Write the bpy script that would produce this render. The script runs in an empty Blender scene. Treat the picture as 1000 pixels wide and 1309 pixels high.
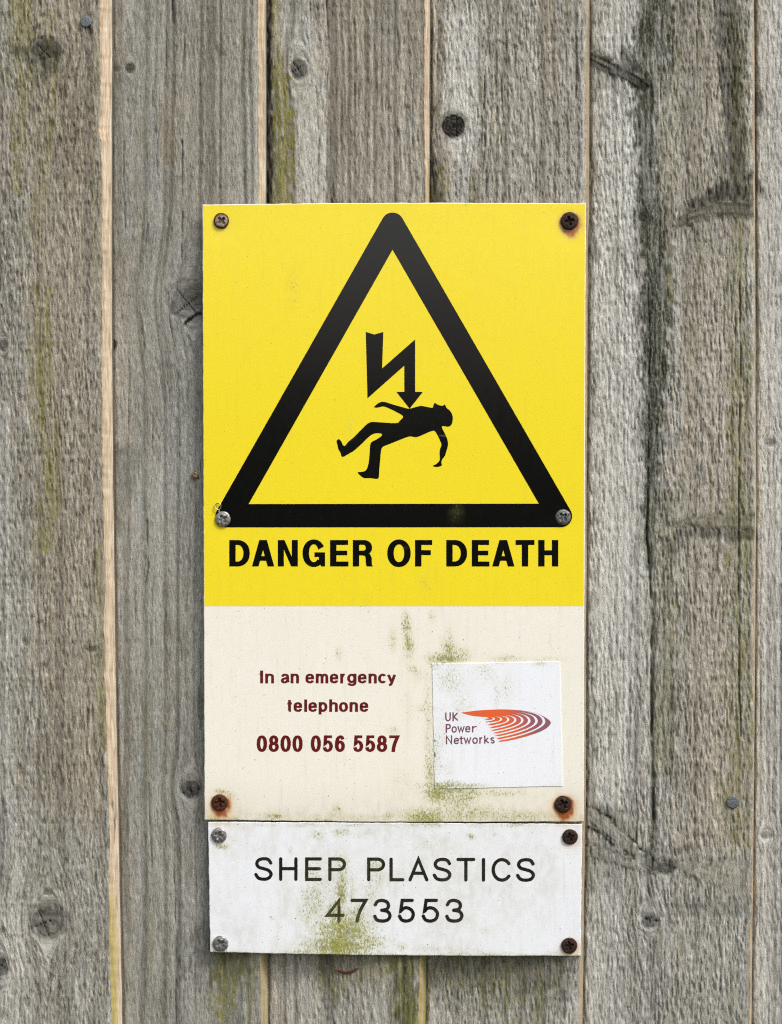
import bpy, bmesh, math
import numpy as np
from mathutils import Vector
from mathutils.geometry import tessellate_polygon

# ------------------------------------------------------------------ camera, sky, sun, exposure
PX = 0.0004                      # one photograph pixel on the sign face, in metres
D = 2000.0                       # camera distance from the sign face, in those pixels
LEAN = math.radians(2.8)         # the fence leans forward by this much
CAMZ = 1.2
sc = bpy.context.scene
cam = bpy.data.objects.new('camera', bpy.data.cameras.new('camera'))
sc.collection.objects.link(cam)
cam.location = (0, 0, CAMZ)
cam.rotation_euler = (math.radians(90), 0, 0)
cam.data.sensor_fit = 'HORIZONTAL'
cam.data.sensor_width = 36.0
cam.data.lens = 72.0
cam.data.clip_start = 0.02
cam.data.clip_end = 200.0
sc.camera = cam

SUN_EL, SUN_AZ = 46.0, 138.0     # degrees; azimuth clockwise from +Y (the fence)
world = bpy.data.worlds.new('World')
sc.world = world
world.use_nodes = True
wn = world.node_tree
wn.nodes.clear()
sky = wn.nodes.new('ShaderNodeTexSky')
sky.sky_type = 'NISHITA'
sky.sun_disc = False
sky.sun_elevation = math.radians(SUN_EL)
sky.sun_rotation = math.radians(SUN_AZ)
sky.air_density = 1.0
sky.dust_density = 3.0
hsv = wn.nodes.new('ShaderNodeHueSaturation')
hsv.inputs['Saturation'].default_value = 0.35      # overcast: nearly colourless sky
bg = wn.nodes.new('ShaderNodeBackground')
bg.inputs['Strength'].default_value = 0.135
wo = wn.nodes.new('ShaderNodeOutputWorld')
wn.links.new(sky.outputs[0], hsv.inputs['Color'])
wn.links.new(hsv.outputs[0], bg.inputs['Color'])
wn.links.new(bg.outputs[0], wo.inputs['Surface'])

sd = bpy.data.lights.new('sun', 'SUN')
sd.energy = 1.3
sd.angle = math.radians(15)
sd.color = (1.0, 0.965, 0.91)
sun = bpy.data.objects.new('sun', sd)
sc.collection.objects.link(sun)
_el, _az = math.radians(SUN_EL), math.radians(SUN_AZ)
sundir = Vector((math.sin(_az) * math.cos(_el), math.cos(_az) * math.cos(_el), math.sin(_el)))
sun.rotation_euler = (-sundir).to_track_quat('-Z', 'Y').to_euler()
sun.location = (1.0, -1.0, 3.0)

vs = sc.view_settings
vs.view_transform = 'Standard'
vs.look = 'None'
vs.gamma = 1.0
vs.use_curve_mapping = False
vs.exposure = 0.63
sc.render.engine = 'CYCLES'
sc.cycles.use_adaptive_sampling = False
sc.cycles.use_denoising = False
sc.cycles.denoiser = 'OPENIMAGEDENOISE'
sc.cycles.denoising_prefilter = 'NONE'
sc.cycles.pixel_filter_type = 'BLACKMAN_HARRIS'
sc.cycles.filter_width = 1.15
sc.cycles.max_bounces = 6

# ------------------------------------------------------------------ pixel -> fence-frame helpers
COSL, SINL = math.cos(LEAN), math.sin(LEAN)

def W(px, py, w=0.0):
    """Photo pixel on the plane w pixels in front of the sign face -> fence-frame x, y, z (metres).
    The frame's x runs along the fence, z up the boards, -y out of the fence."""
    px = np.asarray(px, float); py = np.asarray(py, float); w = np.asarray(w, float)
    dx, dz = (px - 500.0) / 2000.0, (654.5 - py) / 2000.0
    # normal n=(0,-cos,-sin); plane: (p - P0).n = w ; P0 = (0, D, 0) ; p = t*(dx,1,dz)
    t = (D * COSL - w) / (COSL + SINL * dz)
    X, Y, Z = t * dx, t, t * dz
    v = -(Y - D) * SINL + Z * COSL
    return np.stack([X * PX, -w * PX + 0 * X, v * PX], -1)

def frame_to_world(p):
    x, y, z = p
    return Vector((x, D * PX + y * COSL - z * SINL, CAMZ + y * SINL + z * COSL))

def root(name, px, py, w, label, cat, group=None):
    o = bpy.data.objects.new(name, None)
    sc.collection.objects.link(o)
    o.empty_display_size = 0.02
    b = W(px, py, w).reshape(3)
    o.location = frame_to_world(b)
    o.rotation_euler = (LEAN, 0, 0)
    o['label'] = label
    o['category'] = cat
    if group:
        o['group'] = group
    o['_b'] = [float(c) for c in b]
    return o

def base_of(o):
    while o.parent:
        o = o.parent
    return np.array(list(o['_b']))

def mesh_obj(name, verts, faces, mats, parent, attrs=None, vecs=None, mat_idx=None, smooth=True, label=None):
    """verts (n,3) in the fence frame; faces = list of index lists or (m,4)/(m,3) int arrays."""
    me = bpy.data.meshes.new(name)
    verts = np.asarray(verts, float) - base_of(parent)
    if isinstance(faces, np.ndarray):
        k = faces.shape[1]
        me.vertices.add(len(verts))
        me.vertices.foreach_set('co', verts.astype(np.float32).ravel())
        me.loops.add(faces.size)
        me.loops.foreach_set('vertex_index', faces.astype(np.int32).ravel())
        me.polygons.add(len(faces))
        me.polygons.foreach_set('loop_start', np.arange(0, faces.size, k, dtype=np.int32))
        me.update(calc_edges=True)
        me.validate()
    else:
        me.from_pydata([tuple(v) for v in verts], [], [tuple(int(i) for i in f) for f in faces])
    for m in (mats if isinstance(mats, (list, tuple)) else [mats]):
        me.materials.append(m)
    if mat_idx is not None:
        me.polygons.foreach_set('material_index', np.asarray(mat_idx, np.int32))
    me.polygons.foreach_set('use_smooth', np.full(len(me.polygons), bool(smooth)))
    for k_, a in (attrs or {}).items():
        at = me.attributes.new(k_, 'FLOAT', 'POINT')
        at.data.foreach_set('value', np.asarray(a, np.float32).ravel())
    for k_, a in (vecs or {}).items():
        at = me.attributes.new(k_, 'FLOAT_VECTOR', 'POINT')
        at.data.foreach_set('vector', np.asarray(a, np.float32).ravel())
    me.update()
    o = bpy.data.objects.new(name, me)
    sc.collection.objects.link(o)
    o.parent = parent
    if label:
        o['label'] = label
    return o

# ------------------------------------------------------------------ numpy noise
def _hash(ix, iy, seed):
    h = (ix.astype(np.int64) * 374761393 + iy.astype(np.int64) * 668265263 + seed * 1274126177) & 0xFFFFFFFF
    h = ((h ^ (h >> 13)) * 1274126177) & 0xFFFFFFFF
    h = ((h ^ (h >> 16)) * 2246822519) & 0xFFFFFFFF
    return ((h ^ (h >> 15)) & 0xFFFFFF) / float(0xFFFFFF)

def vn(x, y, seed=0):
    x, y = np.broadcast_arrays(np.asarray(x, float), np.asarray(y, float))
    ix, iy = np.floor(x), np.floor(y)
    fx, fy = x - ix, y - iy
    fx = fx * fx * (3 - 2 * fx); fy = fy * fy * (3 - 2 * fy)
    a, b = _hash(ix, iy, seed), _hash(ix + 1, iy, seed)
    c, d = _hash(ix, iy + 1, seed), _hash(ix + 1, iy + 1, seed)
    return (a * (1 - fx) + b * fx) * (1 - fy) + (c * (1 - fx) + d * fx) * fy

def fbm(x, y, seed=0, oct=3):
    s, a, t = 0.0, 1.0, 0.0
    for k in range(oct):
        s = s + a * vn(x * 2 ** k, y * 2 ** k, seed + 17 * k)
        t += a; a *= 0.5
    return s / t

def sstep(a, b, x):
    t = np.clip((x - a) / (b - a), 0, 1)
    return t * t * (3 - 2 * t)

# ------------------------------------------------------------------ material helpers
def srgb(r, g, b):
    f = lambda c: (c / 255.0 / 12.92) if c / 255.0 <= 0.04045 else ((c / 255.0 + 0.055) / 1.055) ** 2.4
    return (f(r), f(g), f(b), 1.0)

class NT:
    def __init__(self, name):
        self.m = bpy.data.materials.new(name)
        self.m.use_nodes = True
        self.t = self.m.node_tree
        self.t.nodes.clear()
        self.out = self.t.nodes.new('ShaderNodeOutputMaterial')
        self.p = self.t.nodes.new('ShaderNodeBsdfPrincipled')
        self.t.links.new(self.p.outputs[0], self.out.inputs[0])
    def put(self, sock, v):
        if hasattr(v, 'is_output'):
            self.t.links.new(v, sock)
        elif v is not None:
            sock.default_value = v
    def set(self, **kw):
        names = dict(base='Base Color', rough='Roughness', metal='Metallic', spec='Specular IOR Level', normal='Normal',
                     coat='Coat Weight', coat_rough='Coat Roughness')
        for k, v in kw.items():
            self.put(self.p.inputs[names[k]], v)
    def attr(self, name, vec=False):
        n = self.t.nodes.new('ShaderNodeAttribute')
        n.attribute_name = name
        return n.outputs['Vector' if vec else 'Fac']
    def coord(self):
        return self.t.nodes.new('ShaderNodeTexCoord').outputs['Object']
    def mapv(self, v, scale, loc=(0, 0, 0)):
        n = self.t.nodes.new('ShaderNodeMapping')
        self.put(n.inputs['Vector'], v)
        n.inputs['Scale'].default_value = scale
        n.inputs['Location'].default_value = loc
        return n.outputs[0]
    def noise(self, v, scale=1.0, detail=2.0, rough=0.5, dist=0.0):
        n = self.t.nodes.new('ShaderNodeTexNoise')
        self.put(n.inputs['Vector'], v)
        n.inputs['Scale'].default_value = scale
        n.inputs['Detail'].default_value = detail
        n.inputs['Roughness'].default_value = rough
        n.inputs['Distortion'].default_value = dist
        return n.outputs[0]
    def math(self, op, a, b=None, c=None, clamp=False):
        n = self.t.nodes.new('ShaderNodeMath')
        n.operation = op
        n.use_clamp = clamp
        for i, v in enumerate((a, b, c)):
            if v is not None:
                self.put(n.inputs[i], v)
        return n.outputs[0]
    def ramp(self, v, a, b, lo=0.0, hi=1.0):
        n = self.t.nodes.new('ShaderNodeMapRange')
        n.interpolation_type = 'SMOOTHSTEP'
        self.put(n.inputs['Value'], v)
        for k, x in (('From Min', a), ('From Max', b), ('To Min', lo), ('To Max', hi)):
            self.put(n.inputs[k], x)
        return n.outputs[0]
    def mix(self, f, a, b, mode='MIX'):
        n = self.t.nodes.new('ShaderNodeMix')
        n.data_type = 'RGBA'
        n.blend_type = mode
        n.clamp_factor = True
        self.put(n.inputs[0], f); self.put(n.inputs[6], a); self.put(n.inputs[7], b)
        return n.outputs[2]
    def grey(self, v):
        n = self.t.nodes.new('ShaderNodeCombineColor')
        for i in range(3):
            self.put(n.inputs[i], v)
        return n.outputs[0]
    def bump(self, h, strength, dist):
        n = self.t.nodes.new('ShaderNodeBump')
        n.inputs['Strength'].default_value = strength
        n.inputs['Distance'].default_value = dist
        self.put(n.inputs['Height'], h)
        return n.outputs[0]

# ------------------------------------------------------------------ fence materials
def weathered_wood():
    n = NT('weathered_rough_sawn_wood')
    g = n.attr('grain', True)                    # (across the grain, along the grain, board) in pixels
    tone, warm, ring = n.attr('tone'), n.attr('warm'), n.attr('ring')
    dark, green, olive = n.attr('dark'), n.attr('green'), n.attr('olive')
    fine = n.noise(n.mapv(g, (0.80, 0.13, 1.0)), 1.0, 3.0, 0.75)
    mid = n.noise(n.mapv(g, (0.10, 0.016, 1.0), (31, 7, 0)), 1.0, 3.0, 0.6)
    speck = n.noise(n.mapv(g, (0.55, 0.22, 1.0), (5, 90, 0)), 1.0, 2.0, 0.6)
    t = n.math('ADD', tone, n.math('MULTIPLY_ADD', mid, 0.55, -0.275))
    t = n.math('ADD', t, n.math('MULTIPLY_ADD', fine, 1.0, -0.5), clamp=True)
    cool = n.mix(t, srgb(96, 96, 88), srgb(212, 211, 204))
    wrm = n.mix(t, srgb(98, 88, 70), srgb(208, 195, 172))
    c = n.mix(warm, cool, wrm)
    slot = n.noise(n.mapv(g, (0.95, 0.11, 1.0), (17, 3, 0)), 1.0, 2.0, 0.6)
    hair = n.noise(n.mapv(g, (0.90, 0.095, 1.0), (61, 23, 0)), 1.0, 2.0, 0.6)
    rg = n.attr('rough')
    c = n.mix(n.math('MULTIPLY', n.ramp(slot, .56, .68, 0, .42), rg), c, srgb(70, 64, 52))
    c = n.mix(n.math('MULTIPLY', n.ramp(hair, .57, .68, 0, .50), rg), c, srgb(216, 211, 199))
    sawn = n.noise(n.mapv(g, (0.035, 0.42, 1.0), (3, 71, 0)), 1.0, 2.0, 0.6)
    c = n.mix(n.ramp(sawn, .55, .72, 0, .14), c, srgb(92, 86, 72))
    c = n.mix(n.math('MULTIPLY', ring, 0.55), c, srgb(84, 76, 62))
    gm = n.math('MULTIPLY', olive, n.ramp(n.math('ADD', speck, n.math('MULTIPLY', olive, 0.25)), 0.40, 0.68), clamp=True)
    c = n.mix(n.math('MULTIPLY', olive, 0.5, clamp=True), c, srgb(118, 112, 58))
    c = n.mix(n.math('MULTIPLY', gm, 0.6), c, srgb(128, 124, 34))
    gd = n.math('MULTIPLY', green, n.ramp(speck, 0.25, 0.62, 0.55, 1.0), clamp=True)
    c = n.mix(n.math('MULTIPLY', gd, 0.95), c, srgb(54, 58, 40))
    dk = n.math('MULTIPLY', n.math('MULTIPLY', dark, 1.22), n.ramp(speck, 0.2, 0.7, 1.0, 0.88), clamp=True)
    c = n.mix(dk, c, srgb(22, 18, 13))
    h = n.math('ADD', n.math('MULTIPLY', fine, 1.0), n.math('MULTIPLY', speck, 0.4))
    h = n.math('ADD', h, n.math('SUBTRACT', n.ramp(hair, .55, .68, 0, .5), n.ramp(slot, .55, .68, 0, .6)))
    n.set(base=c, rough=0.85, spec=0.25, normal=n.bump(h, 0.7, 0.0004))
    return n.m

def fresh_edge():
    n = NT('pale_sawn_edge_wood')
    g = n.attr('grain', True)
    warm, olive, dark, tone = n.attr('warm'), n.attr('olive'), n.attr('dark'), n.attr('tone')
    fine = n.noise(n.mapv(g, (0.35, 0.02, 1.0)), 1.0, 3.0, 0.6)
    blot = n.noise(n.mapv(g, (0.12, 0.03, 1.0), (9, 3, 0)), 1.0, 3.0, 0.6)
    c = n.mix(n.ramp(fine, 0.3, 0.7), srgb(188, 166, 140), srgb(230, 215, 192))
    c = n.mix(n.ramp(blot, 0.50, 0.72, 0, 0.7), c, srgb(158, 132, 102))
    c = n.mix(n.math('MULTIPLY', warm, 0.5), c, srgb(188, 158, 112))
    c = n.mix(n.math('MULTIPLY', olive, 0.75, clamp=True), c, srgb(168, 156, 62))
    c = n.mix(tone, c, srgb(138, 124, 104))
    c = n.mix(n.math('MULTIPLY', dark, 0.8), c, srgb(52, 42, 30))
    n.set(base=c, rough=0.8, spec=0.2, normal=n.bump(fine, 0.5, 0.0003))
    return n.m

MWOOD, MEDGE = weathered_wood(), fresh_edge()

# ------------------------------------------------------------------ the fence: overlapping tapered boards
PL = lambda pts: (lambda y: np.interp(y, [p[0] for p in pts], [p[1] for p in pts]))
W_FRONT, W_BASE = -4.6, -34.0
CORNER = [   # front corner of each board's thick edge, as (py, px)
    [(0, 128), (150, 128), (300, 131), (560, 131), (660, 132), (760, 134), (800, 133), (1000, 138), (1060, 140), (1130, 141), (1200, 140), (1309, 143)],
    [(0, 330), (258, 331), (1225, 333), (1309, 334)],
    [(0, 543), (258, 544), (1225, 537), (1309, 535)],
    [(0, 750), (300, 749), (660, 747.5), (1000, 745.5), (1225, 741.5), (1309, 740.5)],
    [(0, 962), (300, 964), (400, 965), (660, 965), (1000, 963), (1100, 962), (1309, 958)],
    [(0, 1168), (1309, 1166)]]
STRIP = [    # where that edge meets the next board
    [(0, 145.5), (300, 144), (430, 145), (560, 146), (660, 147), (900, 150), (1000, 152), (1200, 156), (1309, 158)],
    [(0, 341), (258, 341), (1225, 343), (1309, 343.5)],
    [(0, 550.5), (258, 549.5), (1225, 546), (1309, 545)],
    [(0, 754), (258, 754), (330, 752), (660, 750.5), (1000, 749.5), (1225, 746.5), (1309, 745.5)],
    [(0, 964.5), (300, 966), (660, 967), (1000, 964.5), (1309, 961)],
    [(0, 1171), (1309, 1169)]]
LEFT0 = [(0, -72), (1309, -66)]

# knots: x, y, rx, ry, darkness, bulge, grain deflection
KNOTS = [(383, 86, 11, 14, .62, .8, 1.5), (580, 161, 16, 16, .82, -1.5, .8), (61, 1178, 22, 20, .5, -1.2, 1.2),
         (166, 87, 6, 6, .6, -.8, 1.6), (150, 87, 5, 4, .45, -.5, .6), (4, 441, 6, 7, .6, -1, 1.5), (0, 1236, 11, 14, .6, -1.5, 1.4),
         (244, 1008, 13, 12, .6, -.6, 1.2), (247, 383, 30, 24, .25, .4, 1.0), (969, 132, 6, 17, .6, -1, .8), (985, 566, 7, 4, .5, -1, 1.5),
         (979, 1068, 7, 4, .4, -1, 1.5), (831, 1178, 11, 8, .6, -.8, 1.2), (852, 1108, 13, 10, .62, -1, .7), (146, 440, 4, 6, .7, -.5, 1.0),
         (822, 276, 6, 7, .6, -.5, .8), (118, 829, 8, 4, .5, -.3, .5), (60, 62, 20, 13, .5, -.4, .6)]
# bands: list of (x, y, halfwidth), strength
DARKS = [([(797, 60, 3), (797, 76, 5), (812, 84, 6)], .5), ([(885, 262, 6), (905, 252, 8), (930, 246, 14), (962, 240, 16)], .62),
         ([(752, 1057, 2.4), (770, 1066, 2.2), (784, 1080, 2)], .75), ([(862, 1090, 5), (880, 1082, 4)], .4), ([(872, 684, 7), (892, 677, 7), (918, 679, 8), (942, 685, 9), (966, 684, 8)], .44),
         ([(866, 1160, 8), (890, 1160, 12), (925, 1164, 14), (962, 1158, 14)], .24), ([(858, 700, 10), (874, 690, 8)], .30),
         ([(236, 414, 2.5), (248, 404, 2.5), (262, 398, 3)], .8),
         ([(752, 1100, 6), (752, 1140, 4)], .3),
         ([(25, 66, 10), (50, 72, 12), (70, 66, 9)], .42), ([(55, 48, 5), (57, 90, 5)], .3),
         ([(553, 140, 3), (552, 200, 4), (556, 258, 7)], .6), ([(553, 30, 2), (552, 140, 2)], .5),
         ([(345, 0, 4), (344, 130, 4), (345, 258, 4)], .8),
         ([(757, 0, 3), (757, 300, 4), (754, 460, 3), (752, 700, 3), (751, 1000, 3)], .28),
         ([(758, 300, 6), (762, 330, 6)], .4),
         ([(928, 0, 16), (935, 120, 12), (940, 240, 16)], .42), ([(170, 580, 14), (160, 640, 10)], .25),
         ([(150, 570, 4), (152, 680, 6)], .3), ([(967, 0, 3), (968, 320, 3), (970, 500, 2)], .3),
         ([(420, 1225, 12), (424, 1309, 6)], .3), ([(270, 1225, 40), (330, 1234, 6)], .3), ([(600, 1226, 60), (700, 1228, 40)], .3),
         ([(5, 1020, 4), (7, 1080, 6), (6, 1140, 5)], .25), ([(680, 1238, 5), (735, 1242, 5)], .3)]
CRACKS = [([(221, 0, 1.2), (222, 45, 1.4), (221, 78, 1)], .9), ([(233, 180, .8), (234, 260, 1.1), (232, 330, .8)], .8),
          ([(188, 665, .8), (189, 725, 1), (186, 745, .6)], .8), ([(195, 745, .6), (192, 830, .6)], .5),
          ([(829, 330, .8), (831, 470, 1.0), (829, 560, 1.1), (827, 680, 1.5), (833, 780, 1.6), (833, 900, 1.6), (834, 1000, 2), (836, 1065, 1.8), (834, 1110, 1)], 1),
          ([(946, 330, 1), (947, 470, 1.2), (945, 600, 1), (944, 700, 1.1), (945, 880, 1.1), (950, 965, .8)], .9),
          ([(848, 400, 1), (846, 560, 1), (850, 640, .8)], .7), ([(619, 90, 1), (618, 150, 1), (622, 200, 1), (621, 258, .8)], .75),
          ([(638, 60, .8), (642, 150, 1), (640, 190, .8)], .6), ([(222, 1060, .8), (224, 1170, 1), (226, 1309, .8)], .6), ([(190, 1000, .6), (194, 1110, .8)], .5),
          ([(418, 0, 1), (420, 80, 1), (418, 120, 1), (417, 258, 1)], .45), ([(404, 110, .8), (408, 180, 1), (406, 258, .8)], .5),
          ([(552, 0, 1), (553, 60, 1), (551, 140, 1)], .8), ([(935, 340, .8), (936, 640, .8)], .5), ([(921, 420, .8), (918, 640, .8)], .5),
          ([(207, 120, .7), (200, 200, .8), (206, 258, .7)], .4), ([(158, 180, .9), (160, 290, .8)], .5)]
GREENS = [([(838, 0, 22), (836, 60, 24), (830, 110, 20), (826, 160, 17), (830, 240, 17), (838, 330, 20), (838, 420, 18), (834, 560, 13), (831, 640, 9), (832, 720, 6)], .95),
          ([(838, 760, 3), (834, 960, 3), (835, 1060, 5), (832, 1110, 8)], .7), ([(832, 1110, 10), (830, 1180, 5), (832, 1309, 3)], .3),
          ([(346, 60, 5), (350, 140, 7), (350, 258, 8)], .45), ([(60, 68, 22), (50, 100, 14)], .5), ([(520, 1226, 20), (520, 1309, 10)], .7),
          ([(300, 1226, 24), (300, 1309, 8)], .45), ([(700, 1228, 34), (690, 1280, 18)], .35), ([(556, 205, 6), (560, 258, 10)], .5),
          ([(852, 640, 10), (858, 850, 12), (860, 1000, 10)], .3), ([(940, 20, 16), (942, 220, 14)], .4), ([(606, 225, 4), (608, 258, 6)], .35),
          ([(432, 1226, 60), (420, 1240, 20)], .35), ([(820, 265, 8), (818, 290, 8)], .5)]
OLIVES = [([(22, 0, 16), (26, 60, 14), (24, 160, 12), (22, 240, 8)], .55), ([(62, 20, 10), (62, 110, 16), (58, 230, 10), (40, 300, 12)], .45),
          ([(52, 370, 12), (52, 470, 15), (64, 560, 15), (66, 640, 14), (58, 700, 8)], .6), ([(122, 60, 4), (120, 180, 5), (124, 420, 3)], .3),
          ([(352, 0, 7), (357, 90, 9), (362, 140, 13), (364, 200, 13), (360, 258, 12)], 1.0),
          ([(855, 30, 6), (868, 60, 6), (862, 120, 5)], .35), ([(858, 345, 5), (859, 380, 5)], .95), ([(940, 20, 12), (948, 250, 12), (944, 500, 16), (946, 700, 18), (948, 900, 15), (945, 1050, 14)], .5),
          ([(862, 130, 14), (850, 320, 10)], .25), ([(126, 700, 4), (124, 830, 9), (132, 960, 4)], .5), ([(560, 220, 8), (562, 258, 12)], .8), ([(607, 228, 4), (606, 258, 6)], .55),
          ([(520, 1224, 22), (522, 1309, 16)], .95), ([(296, 1226, 26), (284, 1309, 8)], .8), ([(322, 1225, 8), (318, 1309, 6)], .5), ([(640, 1226, 90), (645, 1236, 60)], .55), ([(440, 1226, 70), (424, 1262, 16)], .5),
          ([(695, 1226, 24), (688, 1309, 8)], .5), ([(845, 640, 16), (852, 820, 12), (846, 980, 12)], .4), ([(770, 500, 6), (772, 640, 6)], .2), ([(940, 1010, 22), (945, 1070, 20)], .45), ([(770, 30, 8), (768, 0, 8)], .2)]
PALES = [([(785, 140, 25), (790, 220, 24), (785, 320, 26), (790, 460, 28), (790, 640, 28), (790, 860, 26), (785, 1010, 20)], .42), ([(795, 0, 26), (782, 50, 24)], .3),
         ([(4, 520, 8), (2, 700, 14), (4, 900, 10), (10, 1080, 16), (15, 1309, 20)], .25), ([(388, 40, 22), (395, 120, 26), (400, 258, 16)], .25),
         ([(595, 30, 22), (590, 110, 24), (592, 200, 14)], .3), ([(985, 0, 20), (985, 600, 20), (978, 1309, 14)], .22), ([(775, 1160, 20), (770, 1309, 22)], .22)]
BROWNS = [([(905, 0, 50), (905, 400, 50), (905, 800, 52), (905, 1060, 50)], .6), ([(80, 0, 60), (80, 300, 60), (85, 700, 50), (90, 1000, 50)], .55),
          ([(900, 1060, 50), (900, 1309, 50)], .3), ([(270, 0, 60), (270, 258, 50)], .45), ([(480, 0, 80), (480, 258, 80)], .5), ([(680, 0, 70), (680, 258, 70)], .4), ([(215, 130, 16), (216, 200, 14)], .5),
          ([(632, 140, 6), (631, 165, 6)], .7), ([(160, 330, 20), (175, 560, 20)], .35)]

# side branches sawn lengthwise: the grain runs along them (x, y, halfwidth), darkness, outline, olive
BRANCH = [([(746, 68, 9), (775, 83, 11), (800, 96, 9), (824, 111, 7)], .72, .25, .15, 4),
          ([(864, 290, 4), (884, 276, 9), (915, 267, 11), (966, 266, 12)], .50, .7, .3, 4),
          ([(862, 672, 3), (885, 668, 6), (920, 667, 9), (970, 668, 11)], .26, .4, .3, 4),
          ([(744, 1034, 8), (775, 1054, 10), (805, 1083, 9), (836, 1106, 6)], .12, 1.0, .05, 4),
          ([(744, 1084, 7), (790, 1098, 9), (840, 1108, 9)], .2, .65, .1, 4),
          ([(868, 1104, 4), (890, 1112, 10), (930, 1122, 20), (970, 1128, 24)], .10, .3, .2, 4),
          ([(275, 376, 17), (245, 382, 15), (222, 396, 6)], .42, .45, .05, 1)]

def branch_fields(px, py, seed):
    m = np.zeros_like(px); dk = np.zeros_like(px); ol = np.zeros_like(px); gb = px * 0; vb = py * 0; line = px * 0; sh = px * 0
    wob = (fbm(px / 9., py / 9., seed) - .5)
    for pts, dark, outl, olv, own in BRANCH:
        P = np.array(pts, float)
        if own != seed // 100 - 1:
            continue
        best = np.full_like(px, 1e3); perp = px * 0; along = px * 0; acc = 0.0
        for (x0, y0, w0), (x1, y1, w1) in zip(P[:-1], P[1:]):
            dx, dy = x1 - x0, y1 - y0; ln = math.hypot(dx, dy)
            t = np.clip(((px - x0) * dx + (py - y0) * dy) / ln ** 2, 0, 1)
            ex, ey = px - x0 - t * dx, py - y0 - t * dy
            d = np.hypot(ex, ey) / (w0 + t * (w1 - w0))
            upd = d < best
            best = np.where(upd, d, best)
            perp = np.where(upd, (ex * -dy + ey * dx) / ln, perp); along = np.where(upd, acc + t * ln, along)
            acc += ln
        b = best + .9 * wob
        mk = 1 - sstep(.55, 1.25, b)
        new = mk > m
        gb = np.where(new, perp * 1.2 + 300, gb); vb = np.where(new, along, vb)
        m = np.maximum(m, mk)
        dk = np.maximum(dk, dark * mk * (.25 + 1.3 * fbm(perp / 2.2, along / 30., seed + 1)))
        up = np.where(perp * np.sign(P[-1, 0] - P[0, 0]) < 0, 1., .75)
        ln_ = np.exp(-((b - 1.0) / .22) ** 2) * up * (.1 + 1.2 * vn(px / 5., py / 6., seed + 2))
        dk = np.maximum(dk, outl * ln_); line = np.maximum(line, ln_)
        sh = np.maximum(sh, .35 * outl * np.exp(-np.clip(b - 1, 0, 9) / .8))      # darker tone fading out round the branch
        ol = np.maximum(ol, olv * np.exp(-np.clip(b - .6, 0, 9) / .5))
    return m, np.maximum(dk, sh * (1 - m) * (.4 + .8 * vn(px / 2., py / 13., seed + 3))), ol, gb, vb, line

def bands(px, py, lst, seed, rough=0.45):
    out = np.zeros_like(px)
    edge = (fbm(px / 5.0, py / 9.0, seed, 2) - 0.5) * 2 * rough
    for pts, s in lst:
        pts = np.array(pts, float)
        if px.max() < pts[:, 0].min() - 90 or px.min() > pts[:, 0].max() + 90:
            continue
        best = np.full_like(px, 1e3)
        for (x0, y0, w0), (x1, y1, w1) in zip(pts[:-1], pts[1:]):
            dx, dy = x1 - x0, y1 - y0
            t = np.clip(((px - x0) * dx + (py - y0) * dy) / (dx * dx + dy * dy), 0, 1)
            d = np.hypot(px - x0 - t * dx, py - y0 - t * dy) / (w0 + t * (w1 - w0))
            best = np.minimum(best, d)
        out = np.maximum(out, s * (1 - sstep(0.45, 1.45, best + edge)))
    return out

#          fleck, fleck2, ring, saw, tone, warm
STYLE = [(.88, .80, .45, .45, .38, .46), (.38, .45, .90, .25, .41, .26), (.58, .65, .80, .30, .48, .40),
         (.82, .85, .50, .35, .53, .32), (.84, .90, .40, .45, .51, .26), (.60, .75, .70, .30, .56, .22)]

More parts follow.
